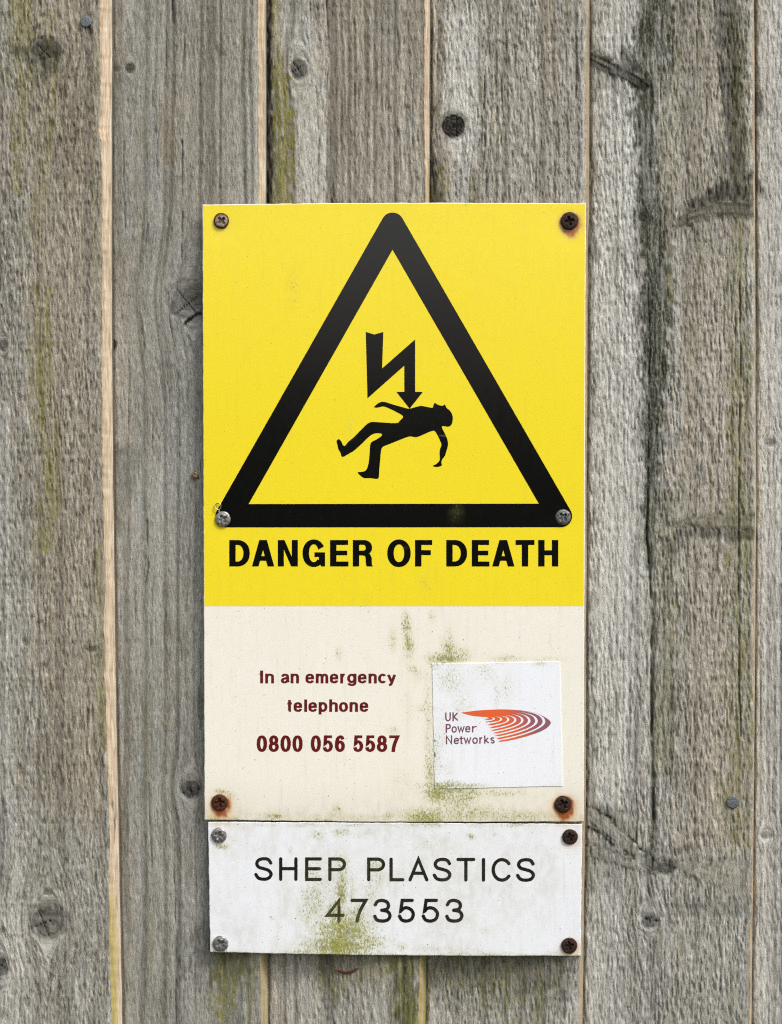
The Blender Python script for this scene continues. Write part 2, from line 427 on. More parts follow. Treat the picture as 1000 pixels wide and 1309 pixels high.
def board_fields(px, py, i):
    fa, fb, ra, sa, tone0, warm0 = STYLE[i]
    sd_ = 100 * (i + 1)
    g = px + 7 * (fbm(px / 80.0, py / 380.0, sd_ + 1) - .5) + 1.3 * (vn(px / 16.0, py / 90.0, sd_ + 2) - .5)
    kd = np.zeros_like(px); kh = np.zeros_like(px); kr = np.zeros_like(px); halo = np.zeros_like(px)
    for (kx, ky, rx, ry, dk, bul, dfl) in KNOTS:
        if kx < px.min() - 60 or kx > px.max() + 60:
            continue
        dx, dy = px - kx, py - ky
        g = g - dfl * rx * np.tanh(dx / (rx * .8)) * np.exp(-np.abs(dx) / (2.2 * rx)) * np.exp(-(dy / (2.8 * ry)) ** 2)
        d = np.hypot(dx / rx, dy / ry) + .28 * (fbm(px / 5., py / 5., sd_ + 9) - .5)
        inside = 1 - sstep(.86, 1.06, d)
        kd = np.maximum(kd, np.minimum(1, dk * 1.15) * inside * (.80 + .20 * np.sin(d * 13) ** 2))
        kr = np.maximum(kr, np.exp(-((d - 1.08) / .13) ** 2))
        halo = np.maximum(halo, np.exp(-((d - 1.0) / .7) ** 2) * (1 - inside))
        ca_ = .6 + kx * .37; q1_ = dx * math.cos(ca_) + dy * math.sin(ca_); q2_ = dx * math.sin(ca_) - dy * math.cos(ca_)
        ck = np.maximum(np.exp(-(q1_ / 1.1) ** 2) * (q2_ > -.2 * rx), np.exp(-((q2_ - .25 * rx) / .9) ** 2)) * inside * (rx > 9)
        kd = np.maximum(kd, ck); kh = kh - 1.5 * ck
        kh = kh + bul * inside
    bm_, bdk, bol, bg_, bv_, bline = branch_fields(px, py, sd_ + 50)
    py0 = py
    g = g + 6.0 * bm_ * bm_          # the grain swerves where it meets a branch
    # relief, in pixels
    ridge = lambda n_: 1 - np.abs(2 * n_ - 1)
    lean = g + .4 * (vn(px / 11., py / 40., sd_ + 30) - .5)
    f1 = .7 * vn(lean / 1.7, py / 10.0, sd_ + 3) + .3 * vn(lean / 1.2, py / 4.0, sd_ + 37)
    f2 = vn(lean / 2.6, py / 28.0, sd_ + 4)
    f3 = vn(lean / 1.2, py / 5.0, sd_ + 5)
    cut = sstep(.58, .70, f1)                                   # torn slots between fibres
    lift = sstep(.58, .70, .7 * vn(lean / 1.8 + 9, py / 12.0, sd_ + 31) + .3 * vn(lean / 1.2, py / 5., sd_ + 38))   # fibres standing proud
    r1 = vn(g / 4.4, py / 900.0, sd_ + 6)
    r2 = vn(g / 10.0, py / 1200.0, sd_ + 7)
    ringv = sstep(.45, .85, .6 * r1 + .4 * r2)
    saw = vn(px / 38.0, py / 3.4, sd_ + 8)
    sawm = sstep(.5, .75, fbm(px / 90.0, py / 60.0, sd_ + 10))
    patch = .45 + 1.1 * fbm(px / 45.0, py / 70.0, sd_ + 11)
    smooth_ = 1.0 - .7 * np.clip(kd * 1.2, 0, 1)
    # rows of torn fibre standing along some growth lines
    tear = sstep(.62, .8, vn(g / 7.5, py / 1500., sd_ + 12)) * sstep(.45, .75, vn(g / 4., py / 7., sd_ + 13))
    h = (-1.5 * fa * cut + 1.1 * fa * lift + fb * .8 * (f2 - .5) + 1.0 * fa * (f3 - .5)) * patch * smooth_
    h = h - ra * 1.5 * (ringv - .4) * smooth_ + sa * (saw - .5) * 1.4 * sawm + 1.1 * tear * fa
    h = h + 1.0 * (fbm(px / 60., py / 140., sd_ + 14) - .5) + kh - 1.3 * kr
    gv_, py = py, py0
    h = h * (1 - .6 * bm_) + .2 * bm_ - .8 * bline + 1.0 * bm_ * (fbm(bg_ / 2.4, bv_ / 30., sd_ + 60, 2) - .5)
    if i == 1:      # stacked saw burns down the board
        col = np.exp(-((px - 216) / 11.0) ** 2) * np.clip(sstep(120, 150, py) * (1 - sstep(200, 215, py)) + sstep(640, 670, py) * (1 - sstep(930, 980, py)), 0, 1)
        blk = np.where(_hash(np.floor(py / 9.0), np.floor(py * 0), 77) > .45, 1., 0.) * col
    else:
        blk = np.zeros_like(px)
    dark = np.maximum(kd, np.minimum(1, 1.3 * bands(px, py, DARKS, sd_ + 15, .75)) * (.55 + .55 * vn(g / 1.9, py / 11., sd_ + 36)))
    dark = np.maximum(np.maximum(dark, .30 * kr), bdk)
    cr = bands(px + 3.0 * (fbm(px / 90., py / 26., sd_ + 33) - .5), py, CRACKS, sd_ + 16, .15) * sstep(.30, .55, fbm(px / 300., py / 22., sd_ + 32))
    h = h - 3.2 * cr
    dark = np.maximum(dark, .62 * cr)
    hairs = sstep(.80, .9, vn(g / 2.6, py / 60.0, sd_ + 21)) * sstep(.45, .65, fbm(px / 40., py / 70., sd_ + 22))
    h = h - 1.6 * hairs
    green = bands(px, py, GREENS, sd_ + 17, .9) * (.35 + 1.1 * vn(g / 3.5, py / 40., sd_ + 23))
    olive = bands(px, py, OLIVES, sd_ + 18, .9) * (.15 + 1.25 * vn(g / 3.2, py / 60., sd_ + 24))
    olive = olive + .22 * sstep(.62, .85, fbm(px / 14., py / 110., sd_ + 25))
    olive = np.maximum(olive, bol * (.5 + .7 * vn(g / 4., gv_ / 40., sd_ + 28)))
    pale = bands(px, py, PALES, sd_ + 19, .6)
    brown = bands(px, py, BROWNS, sd_ + 20, .8)
    tone = tone0 + pale + .08 * halo + .30 * (fbm(px / 40., py / 160., sd_ + 26) - .5) - .06 * blk
    tone = tone - .30 * cut * min(fa, 1) * (1 - .6 * kd) + .26 * lift * min(fa, 1) - .22 * hairs
    warm = np.clip(warm0 - .18 + .8 * brown + .5 * (fbm(g / 12., py / 200., sd_ + 27) - .5) - .5 * pale + .28 * blk, 0, 1)
    ring_c = np.clip(ra * ringv * 1.0 + .25 * sstep(.6, .9, r1), 0, 1)
    rough_ = np.clip(fa * patch * (1 - .8 * np.clip(kd * 1.3, 0, 1)) * (1 - .5 * bm_), 0, 1.3)
    return g, gv_, h, dict(rough=rough_, tone=np.clip(tone, 0, 1), warm=warm, ring=ring_c, dark=np.clip(dark, 0, 1), green=np.clip(green, 0, 1), olive=np.clip(olive, 0, 1))

fence = root('close_board_fence', 500, 3640, -46, 'weathered grey close-board fence of overlapping upright boards behind the signs', 'fence')

ROWS = np.concatenate([np.linspace(-820, -90, 14), np.arange(-64, 1375, 2.4), np.linspace(1420, 3640, 38)])
SURF = []          # per board: functions for placing nails on the surface
for i in range(6):
    xr_f, xs_f = PL(CORNER[i]), PL(STRIP[i])
    xl_f = PL(LEFT0) if i == 0 else PL(STRIP[i - 1])
    xr = xr_f(ROWS) + 1.6 * (fbm(ROWS / 23., ROWS * 0 + i, 900 + i) - .5) + 1.3 * (vn(ROWS / 5., ROWS * 0, 920 + i) - .5) - 1.5 * sstep(.70, .98, vn(ROWS / 41., ROWS * 0, 925 + i))
    xs = xs_f(ROWS) + .8 * (fbm(ROWS / 60., ROWS * 0 + i, 940 + i) - .5)
    xl = xl_f(ROWS)
    ncol = int((np.mean(xr) - np.mean(xl)) / 1.2)
    tt = np.concatenate([np.linspace(-26., -2., 7) / (np.mean(xr) - np.mean(xl)), np.linspace(0, 1, ncol)])
    R, T = np.meshgrid(np.arange(len(ROWS)), tt, indexing='ij')
    px = xl[R] + (xr_f(ROWS) - xl)[R] * T + (xr - xr_f(ROWS))[R] * sstep(.90, 1, T)
    py = ROWS[R]
    g, gv, h, at = board_fields(px, py, i)
    rightd = (xr[R] - px)
    h = h * sstep(-1, 6, rightd) - 1.6 * (1 - sstep(0, 4.5, rightd))
    leftd = px - xl[R]
    h = h - np.where(T >= 0, 4.0 * (1 - sstep(0, 2.2 + 2.5 * vn(py / 30., py * 0, 930 + i), leftd)), 4.0)
    h = np.where(T < 0, -4.0, h)
    w = W_BASE + (W_FRONT - W_BASE) * T + h
    fv = W(px, py, w).reshape(-1, 3)
    nr, nc = px.shape
    grainv = np.stack([g, gv, np.full_like(g, 13.7 * i)], -1).reshape(-1, 3)
    idx = np.arange(nr * nc).reshape(nr, nc)
    quads = np.stack([idx[:-1, :-1], idx[1:, :-1], idx[1:, 1:], idx[:-1, 1:]], -1).reshape(-1, 4)
    # thick edge
    m = 7
    st = np.linspace(0, 1, m)
    R2, S2 = np.meshgrid(np.arange(nr), st, indexing='ij')
    epx = px[:, -1][R2] * (1 - S2) + xs[R2] * S2
    ew = w[:, -1][R2] * (1 - S2) + (W_BASE - 4.5) * S2
    eh = (1.2 * (fbm(S2 * 3 + 5, ROWS[R2] / 40., 950 + i) - .5)) * np.sin(np.pi * S2)
    ev = W(epx + eh, ROWS[R2], ew).reshape(-1, 3)
    e0 = nr * nc
    eidx = e0 + np.arange(nr * m).reshape(nr, m)
    equads = np.stack([eidx[:-1, :-1], eidx[1:, :-1], eidx[1:, 1:], eidx[:-1, 1:]], -1).reshape(-1, 4)
    egrain = np.stack([S2 * 30 + 50 * i, ROWS[R2], np.full_like(S2, 3.3 * i)], -1).reshape(-1, 3)
    yy = ROWS[R2]
    lead = 1 - sstep(0, .35 + .4 * (fbm(yy / 50., S2 * 0, 960 + i) - .5), S2)       # weathered along the front arris
    eat = dict(warm=np.clip(.7 * lead, 0, 1), olive=np.zeros_like(S2), dark=np.zeros_like(S2), tone=np.zeros_like(S2), ring=np.zeros_like(S2), rough=np.zeros_like(S2), green=np.zeros_like(S2))
    if i == 0:
        eat['olive'] = sstep(1100, 1190, yy) * (1 - sstep(.35, .7, S2)) * .9
        slit = np.exp(-((S2 - .22 - .35 * sstep(1000, 1075, yy)) / .06) ** 2) * sstep(985, 1005, yy) * (1 - sstep(1065, 1080, yy))
        eat['dark'] = np.clip(slit + .6 * (1 - sstep(0, .12, S2)) * sstep(.5, .8, fbm(yy / 30., S2 * 0, 971)), 0, 1)
    elif i == 1:
        eat['olive'] = np.clip(.35 + 0 * yy, 0, 1) * lead * .5 + .75 * sstep(1200, 1230, yy) * (.4 + .6 * fbm(S2 * 4, yy / 20., 972)) + .5 * (S2 > .85) * sstep(100, 160, yy)
        eat['tone'] = .3 * sstep(1200, 1230, yy)
    elif i == 2:
        eat['olive'] = .7 * sstep(200, 240, yy) * (S2 > .5) + .6 * sstep(1200, 1230, yy)
        eat['tone'] = .35 * sstep(1200, 1230, yy)
    elif i == 3:
        eat['tone'] = .35 + .35 * fbm(yy / 30., S2 * 0, 973)
        eat['olive'] = .4 * sstep(.5, .7, fbm(yy / 60., S2, 974))
        eat['warm'] = eat['warm'] * 0 + .3
    else:
        eat['tone'] = .25 + .3 * fbm(yy / 30., S2 * 0, 975)
        eat['warm'] = eat['warm'] * 0 + .7
    eat['tone'] = np.clip(eat['tone'] + .35 * sstep(.52, .78, fbm(S2 * 2.5, yy / 45., 980 + i)), 0, 1)
    # back and left edge
    bl = W(px[:, 0], ROWS, np.full(nr, W_BASE - 13.0)); br = W(xs, ROWS, np.full(nr, W_BASE - .8))
    b0 = e0 + nr * m
    bidx = b0 + np.arange(2 * nr).reshape(2, nr)
    bq = np.concatenate([np.stack([bidx[0, :-1], bidx[1, :-1], bidx[1, 1:], bidx[0, 1:]], -1),
                         np.stack([idx[:-1, 0], bidx[0, :-1], bidx[0, 1:], idx[1:, 0]], -1)])
    verts = np.concatenate([fv, ev, bl, br])
    faces = np.concatenate([quads, equads, bq])
    mi = np.concatenate([np.zeros(len(quads)), np.ones(len(equads)), np.zeros(len(bq))])
    attrs = {k: np.concatenate([at[k].ravel(), eat[k].ravel(), np.zeros(2 * nr)]) for k in at}
    gr = np.concatenate([grainv, egrain, np.zeros((2 * nr, 3))])
    ob = mesh_obj('board', verts, faces, [MWOOD, MEDGE], fence, attrs, {'grain': gr}, mi)
    SURF.append((xl_f, xr_f))

def surf_w(px, py, i):
    a, b = float(SURF[i][0](py)), float(SURF[i][1](py))
    return W_BASE + (W_FRONT - W_BASE) * (px - a) / (b - a)

# grass ground added below the picture, gives the glossy panel a dark reflection
def grass():
    n = NT('short_grass_ground')
    v = n.coord()
    a = n.noise(n.mapv(v, (6, 6, 6)), 1.0, 4.0, .6)
    b = n.noise(n.mapv(v, (90, 90, 90)), 1.0, 3.0, .7)
    c = n.mix(n.ramp(a, .35, .65), (.030, .042, .014, 1), (.065, .075, .026, 1))
    c = n.mix(n.ramp(b, .3, .7), c, (.045, .036, .020, 1))
    n.set(base=c, rough=.95, spec=.1, normal=n.bump(b, .8, .02))
    return n.m
gm_ = bpy.data.meshes.new('ground')
gm_.from_pydata([(-40, -60, 0), (40, -60, 0), (40, 20, 0), (-40, 20, 0)], [], [(0, 1, 2, 3)])
gm_.materials.append(grass())
ground = bpy.data.objects.new('ground', gm_)
sc.collection.objects.link(ground)
ground['kind'] = 'structure'
ground['label'] = 'short grass added unseen at the foot of the fence for dark reflections'

# ------------------------------------------------------------------ small fixings
def metal(name, c0, c1, metal_=0.0, rough=0.6, scale=0.35, spec=.4, bump=.4, c2=None):
    n = NT(name)
    v = n.attr('grain', True)
    a = n.noise(n.mapv(v, (scale, scale, 1)), 1.0, 3.0, 0.6)
    c = n.mix(n.ramp(a, .3, .7), c0, c1)
    if c2:
        b = n.noise(n.mapv(v, (scale * .6, scale * .6, 1), (40, 11, 0)), 1.0, 2.0, .5)
        c = n.mix(n.ramp(b, .55, .68), c, c2)
    n.set(base=c, rough=rough, metal=metal_, spec=spec, normal=n.bump(a, bump, 0.0004))
    return n.m

M_RUST = metal('rusted_screw', srgb(38, 24, 20), srgb(84, 48, 34), 0.1, .75, .5, .3, .9, srgb(118, 66, 38))
M_RUST2 = metal('dark_rusted_screw', srgb(30, 21, 18), srgb(60, 40, 32), 0.1, .7, .5, .3, .9, srgb(88, 58, 42))
M_ZINC = metal('dull_zinc_screw', srgb(118, 116, 114), srgb(170, 168, 165), .75, .42, .3, .5, .25)
M_ZINCB = metal('tarnished_zinc_screw', srgb(90, 90, 92), srgb(140, 140, 140), .7, .45, .35, .5, .35, srgb(70, 68, 66))
M_WORN = metal('rust_rimmed_screw', srgb(120, 100, 86), srgb(160, 142, 126), .4, .55, .3, .4, .5, srgb(104, 72, 52))
M_RIM = metal('rusty_rim', srgb(58, 30, 20), srgb(92, 50, 32), .1, .7, .5, .3, .6)
M_NAIL = metal('slate_grey_galvanised_nail', srgb(84, 88, 92), srgb(124, 128, 132), .35, .55, .5, .4, .5)
M_SNAIL = metal('brown_shell', srgb(74, 52, 36), srgb(150, 122, 92), 0, .45, .28, .5, .4, srgb(176, 150, 96))
M_BURR = metal('bright_metal_burr', srgb(150, 140, 128), srgb(215, 208, 196), .85, .3, .3, .5, .2)
M_CAT = metal('red_brown_crescent', srgb(52, 24, 18), srgb(112, 54, 40), 0, .6, .6, .4, .8)

def screw(px0, py0, r, ang, parent, mats, wbase, label, jit=0):
    nr_, na = 22, 96
    rad = np.concatenate([[0], np.linspace(.07, .80, nr_ - 8), [.86, .92, .96, .985, 1.0, 1.0, 1.0]])
    nr_ = len(rad)
    A = np.linspace(0, 2 * np.pi, na, endpoint=False)
    Rg, Ag = np.meshgrid(rad * r, A, indexing='ij')
    x, y = Rg * np.cos(Ag), Rg * np.sin(Ag)
    rr = Rg / r
    w = 4.7 - 1.5 * rr ** 2
    w[-6:-3] -= np.array([.25, .6, .95])[:, None]
    w[-3:] = np.array([1.6, .1, -3.0])[:, None]
    ca, sa = math.cos(ang), math.sin(ang)
    a, b = x * ca + y * sa, -x * sa + y * ca
    arm = lambda p, q: (1 - sstep(.10 * r, .17 * r, np.abs(q) - .08 * (.55 * r - np.abs(p)))) * (1 - sstep(.46 * r, .56 * r, np.abs(p)))
    cross = np.maximum(arm(a, b), arm(b, a))
    cross = np.maximum(cross, 1 - sstep(.16 * r, .27 * r, rr * r))
    w = np.maximum(w - 6.5 * cross * (1 - .75 * rr), np.where(rr < .8, .55, -9)) + .5 * (vn((x + jit) / 2.2, y / 2.2, 55 + jit) - .5) * (rr < .97)
    wob = 1 + (.035 * (fbm(np.cos(Ag) * 2 + jit, np.sin(Ag) * 2, 60 + jit) - .5)) * (rr > .9) * (2 if jit else 1)
    v = W(px0 + x * wob, py0 - y * wob, wbase + w).reshape(-1, 3)
    idx = np.arange(nr_ * na).reshape(nr_, na)
    nx = np.roll(idx, -1, 1)
    q = np.stack([idx[:-1], idx[1:], nx[1:], nx[:-1]], -1).reshape(-1, 4)
    ringi = np.repeat(np.arange(nr_ - 1), na)
    mi = (rad[ringi] > .78).astype(int) if len(mats) > 1 else np.zeros(len(q))
    gv = np.stack([x + px0, y + py0, x * 0], -1).reshape(-1, 3)
    return mesh_obj('screw', v, q, mats, parent, None, {'grain': gv}, mi, label=label)

def nail(px0, py0, r, i):
    nr_, na = 12, 48
    rad = np.array([0, .2, .4, .6, .75, .86, .93, .97, 1, 1, .96, .6]); A = np.linspace(0, 2 * np.pi, na, endpoint=False)
    prof = np.array([2.2, 2.2, 2.15, 2.1, 2.05, 1.95, 1.75, 1.45, 1.0, -.2, -1., -6.])
    Rg, Ag = np.meshgrid(rad * r, A, indexing='ij')
    x, y = Rg * np.cos(Ag), Rg * np.sin(Ag)
    x = x * (1 + .05 * np.sin(2 * Ag + 1)); y = y * (1 + .04 * np.cos(3 * Ag))
    w = prof[:, None] + .5 * (vn((x + px0) / 2., (y + py0) / 2., 7) - .5) * (Rg < .9 * r)
    v = W(px0 + x, py0 - y, surf_w(px0, py0, i) + 1.2 + w).reshape(-1, 3)
    idx = np.arange(nr_ * na).reshape(nr_, na); nx = np.roll(idx, -1, 1)
    q = np.stack([idx[:-1], idx[1:], nx[1:], nx[:-1]], -1).reshape(-1, 4)
    return mesh_obj('nail', v, q, [M_NAIL], fence, None, {'grain': np.stack([x + px0, y + py0, x * 0], -1).reshape(-1, 3)})

nail(110, 27, 7.4, 0)
nail(937.5, 1025.5, 8.0, 4)

def tube(points, radii, n=10):
    """points (k,3) in pixel space (px, py, w) -> verts, quads"""
    P = np.array(points, float); k = len(P)
    Tn = np.gradient(P, axis=0); Tn /= np.linalg.norm(Tn, axis=1)[:, None]
    out = []
    for p, t, r in zip(P, Tn, radii):
        u = np.cross(t, [0, 0, 1.0]); u = u / (np.linalg.norm(u) + 1e-9) if np.linalg.norm(u) > 1e-6 else np.array([1., 0, 0])
        v = np.cross(t, u)
        for a in np.linspace(0, 2 * np.pi, n, endpoint=False):
            out.append(p + r * (math.cos(a) * u + math.sin(a) * v))
    out = np.array(out)
    idx = np.arange(k * n).reshape(k, n); nx = np.roll(idx, -1, 1)
    q = np.stack([idx[:-1], idx[1:], nx[1:], nx[:-1]], -1).reshape(-1, 4)
    return out, q

# small brown snail shell on the second board, beside the sign
sw_ = surf_w(250, 606, 1)
snail = root('snail', 250, 612, sw_, 'tiny brown snail shell stuck to the board beside the yellow panel edge', 'snail')
th = np.linspace(0, 2.6 * 2 * np.pi, 70)
rad_ = 4.6 * np.exp(-.19 * th)
rt = 3.0 * np.exp(-.17 * th)
pts = np.stack([249.6 + rad_ * np.cos(th + .6), 606 + rad_ * .85 * np.sin(th + .6), sw_ + 3.0 + (4.6 - rad_) * .55], -1)
v, q = tube(pts, rt, 14)
mesh_obj('shell', W(v[:, 0], v[:, 1], v[:, 2]), q, [M_SNAIL], snail, None, {'grain': v})

# red-brown crescent on the board just under the name plate
cw = surf_w(446, 1241, 2)
cat = root('caterpillar', 446, 1246, cw, 'thin red-brown caterpillar-like crescent on the board under the white name plate', 'caterpillar')
cp = np.array([(428.5, 1240.5), (434, 1241.6), (440, 1243), (446, 1243.2), (451, 1242), (455, 1239.6), (458.5, 1237.6)])
tt_ = np.linspace(0, 6, 31)
cxy = np.stack([np.interp(tt_, range(7), cp[:, 0]), np.interp(tt_, range(7), cp[:, 1])], -1)
cr_ = 1.75 * np.sqrt(np.clip(np.sin(np.pi * np.linspace(.03, .97, 31)), 0, 1)) * (1 + .12 * np.sin(np.arange(31) * 2.1))
v, q = tube(np.column_stack([cxy, np.full(31, cw + 1.8)]), cr_, 10)
mesh_obj('body', W(v[:, 0], v[:, 1], v[:, 2]), q, [M_CAT], cat, None, {'grain': v})

# ------------------------------------------------------------------ sheet materials with grime
def sheet_mat(name, base, rough=0.3, gk=1.0, spec=0.5, base2=None, coat=0.0):
    n = NT(name)
    g = n.attr('grain', True)
    al, ru, gr = n.attr('algae'), n.attr('rust'), n.attr('grime')
    s1 = n.noise(n.mapv(g, (.46, .22, 1)), 1.0, 5.0, .72)
    s2 = n.noise(n.mapv(g, (.11, .07, 1), (3, 8, 0)), 1.0, 3.0, .6)
    s3 = n.noise(n.mapv(g, (.33, .30, 1), (77, 31, 0)), 1.0, 2.0, .6)
    c = base
    if base2:
        c = n.mix(n.ramp(s2, .35, .65), base, base2)
    # dust film
    c = n.mix(n.math('MULTIPLY', gr, n.ramp(s2, .3, .7, .25 * gk, .9 * gk), clamp=True), c, srgb(176, 166, 140))
    st = n.noise(n.mapv(g, (.16, .010, 1), (50, 20, 0)), 1.0, 3.0, .6)
    c = n.mix(n.ramp(st, .52, .75, 0, .10 * gk if gk > .5 else 0.0), c, srgb(150, 138, 100))
    # tiny scattered specks
    c = n.mix(n.math('MULTIPLY', n.ramp(s3, .685, .74), .8 * gk), c, srgb(96, 84, 48))
    # algae: film plus granular growth
    film = n.math('MULTIPLY', al, n.ramp(n.math('ADD', s2, n.math('MULTIPLY', s1, .5)), .45, 1.0, .2, .9), clamp=True)
    c = n.mix(n.math('MULTIPLY', film, 1.3 * gk), c, srgb(182, 180, 92))
    gran = n.ramp(n.math('ADD', s1, n.math('MULTIPLY', al, .25)), .58, .77)
    gran = n.math('MULTIPLY', gran, n.ramp(al, .02, .25), clamp=True)
    c = n.mix(n.math('MULTIPLY', gran, .75 * gk), c, n.mix(n.ramp(s3, .35, .65), srgb(148, 148, 48), srgb(94, 96, 38)))
    # rust bleed
    r2 = n.math('MULTIPLY', ru, n.ramp(s2, .2, .7, .75, 1.1), clamp=True)
    c = n.mix(n.ramp(r2, 0, .55, 0, .55), c, srgb(214, 172, 104))
    c = n.mix(n.ramp(r2, .35, 1.0, 0, .95), c, srgb(146, 70, 20))
    rr = n.math('ADD', n.ramp(s2, .3, .7, rough - .05 * gk, rough + .06 * gk), n.math('MULTIPLY', gran, .4), clamp=True)
    n.set(base=c, rough=rr, spec=spec, normal=n.bump(n.math('MULTIPLY_ADD', gran, 1.2, n.math('MULTIPLY', s1, .05)), .5, 0.0003))
    if coat:
        n.set(coat=coat, coat_rough=.12)
    return n.m

M_YEL = sheet_mat('glossy_yellow_print', srgb(240, 219, 44), .16, .6, .5, srgb(239, 217, 40))
M_CREAM = sheet_mat('cream_enamel_sheet', srgb(237, 232, 219), .32, 1.0, .45, srgb(239, 235, 223))
M_BLACK = sheet_mat('glossy_black_print', srgb(5, 5, 6), .13, .25, .5)
M_MAROON = sheet_mat('maroon_print', srgb(96, 14, 18), .34, .35, .4)
M_STICK = sheet_mat('white_vinyl_sticker', srgb(238, 240, 246), .35, .9, .45)
M_WHITE = sheet_mat('white_engraving_laminate', srgb(234, 236, 240), .40, 1.0, .4, srgb(231, 233, 237))
M_ENGR = sheet_mat('black_engraved_core', srgb(12, 11, 11), .6, .22, .2)
M_DARKEDGE = sheet_mat('black_laminate_core', srgb(22, 21, 24), .5, .3, .3)

# grime map: algae blobs (x, y, rx, ry, strength), rust spots
ALG = [(519, 800, 5, 14, .75), (522, 822, 6, 12, .75), (525, 838, 5, 10, .3), (502, 818, 5, 14, .35), (553, 788, 4, 8, .4), (434, 836, 4, 9, .35),
       (574, 832, 8, 14, .75), (572, 842, 20, 6, 1.0), (590, 838, 10, 8, .55), (648, 843, 20, 4, .45), (700, 844, 20, 3, .25), (556, 848, 8, 6, .5), (530, 856, 4, 5, .5), (535, 864, 8, 8, .25),
       (548, 930, 5, 70, .3), (550, 985, 6, 30, .55), (560, 1015, 16, 9, .95), (585, 1022, 22, 12, .6), (602, 1014, 12, 9, .65), (545, 1045, 26, 9, .8), (600, 1040, 40, 9, .5), (660, 1044, 40, 5, .5), (640, 1014, 30, 5, .4),
       (575, 1010, 30, 4, .8), (535, 1048, 14, 5, .8), (350, 1044, 10, 4, .85), (430, 1034, 6, 6, .5), (428, 1046, 40, 4, .3), (495, 1044, 10, 5, .4), (503, 935, 6, 5, .4), (522, 905, 6, 30, .15), (515, 1000, 14, 20, .15),
       (560, 960, 6, 40, .28), (575, 870, 20, 18, .30), (590, 900, 14, 20, .22), (620, 860, 18, 14, .22), (635, 885, 4, 28, .25), (648, 880, 10, 20, .2), (690, 848, 8, 3, .5), (568, 1004, 26, 4, .9), (600, 1005, 22, 3, .6), (566, 940, 5, 50, .22), (570, 985, 14, 14, .2),
       (437, 1140, 6, 18, .9), (430, 1165, 10, 14, .75), (415, 1185, 18, 14, .55), (440, 1190, 30, 20, .95), (432, 1210, 34, 14, 1.1), (470, 1205, 22, 14, .6), (455, 1170, 14, 12, .55), (400, 1150, 14, 22, .45), (392, 1165, 10, 16, .35), (398, 1115, 14, 14, .32),
       (437, 1105, 10, 14, .4), (480, 1120, 10, 14, .35), (480, 1105, 9, 10, .35), (406, 1068, 6, 6, .45), (431, 1064, 8, 4, .5), (440, 1063, 8, 4, .35), (474, 1140, 8, 18, .3), (470, 1066, 20, 8, .15), (390, 1218, 30, 4, .5), (604, 1070, 4, 3, .8), (633, 1068, 2, 2, .6),
       (513, 1210, 6, 5, .4), (565, 1214, 60, 4, .2), (550, 1080, 40, 10, .15), (600, 1186, 60, 12, .12), (620, 1190, 6, 4, .2), (440, 1222, 60, 4, .6), (420, 1140, 40, 40, .18), (372, 1088, 3, 8, .25), (355, 1190, 3, 14, .2), (347, 1175, 2, 2, .7),
       (282, 1082, 9, 3, .75), (288, 1081, 6, 4, .4), (281, 1218, 30, 3, .6), (274, 1045, 10, 4, .6), (283, 1012, 6, 3, .8), (294, 1018, 4, 5, .5), (303, 1047, 6, 2, .6), (720, 1041, 5, 4, .5),
       (545, 905, 10, 3, .7), (662, 1110, 1, 1, 0), (540, 1120, 120, 40, .10), (470, 770, 3, 10, .25), (516, 700, 3, 3, .2), (545, 745, 9, 14, .22), (375, 365, 8, 26, .22), (450, 545, 3, 18, .25), (360, 340, 3, 3, .35), (596, 262, 3, 4, .5), (583, 655, 4, 10, .25), (582, 640, 3, 3, .5)]
ALG += [(300 + 47 * k, 1219.5 + .9 * (k % 3), 20 + 6 * (k % 4), 2.2, .32 + .1 * (k % 3)) for k in range(10)] + [(290 + 53 * k, 1054.5, 14 + 5 * (k % 3), 1.8, .22 + .09 * (k % 4)) for k in range(9)]
ALG += [(290 + 61 * k, 1047.5, 16, 2.2, .25 + .1 * (k % 3)) for k in range(8)] + [(519, 812, 2.5, 30, .5), (524, 850, 2, 24, .3), (574, 822, 3, 20, .5), (437, 1128, 3.5, 30, .6), (450, 1150, 2.5, 40, .4), (425, 1170, 3, 34, .4), (402, 1140, 2.5, 30, .3), (560, 1030, 3, 18, .5), (604, 1026, 2.5, 16, .45), (590, 1034, 2, 16, .35)]
RUST = [(281, 1026, 10.5, 1.0, 14), (720, 1028, 11, 1.15, 14), (728, 282, 11.5, 1.0, 12), (729, 1070, 10, .30, 7), (728, 1209, 10, .48, 6), (283, 282, 10, .20, 3)]

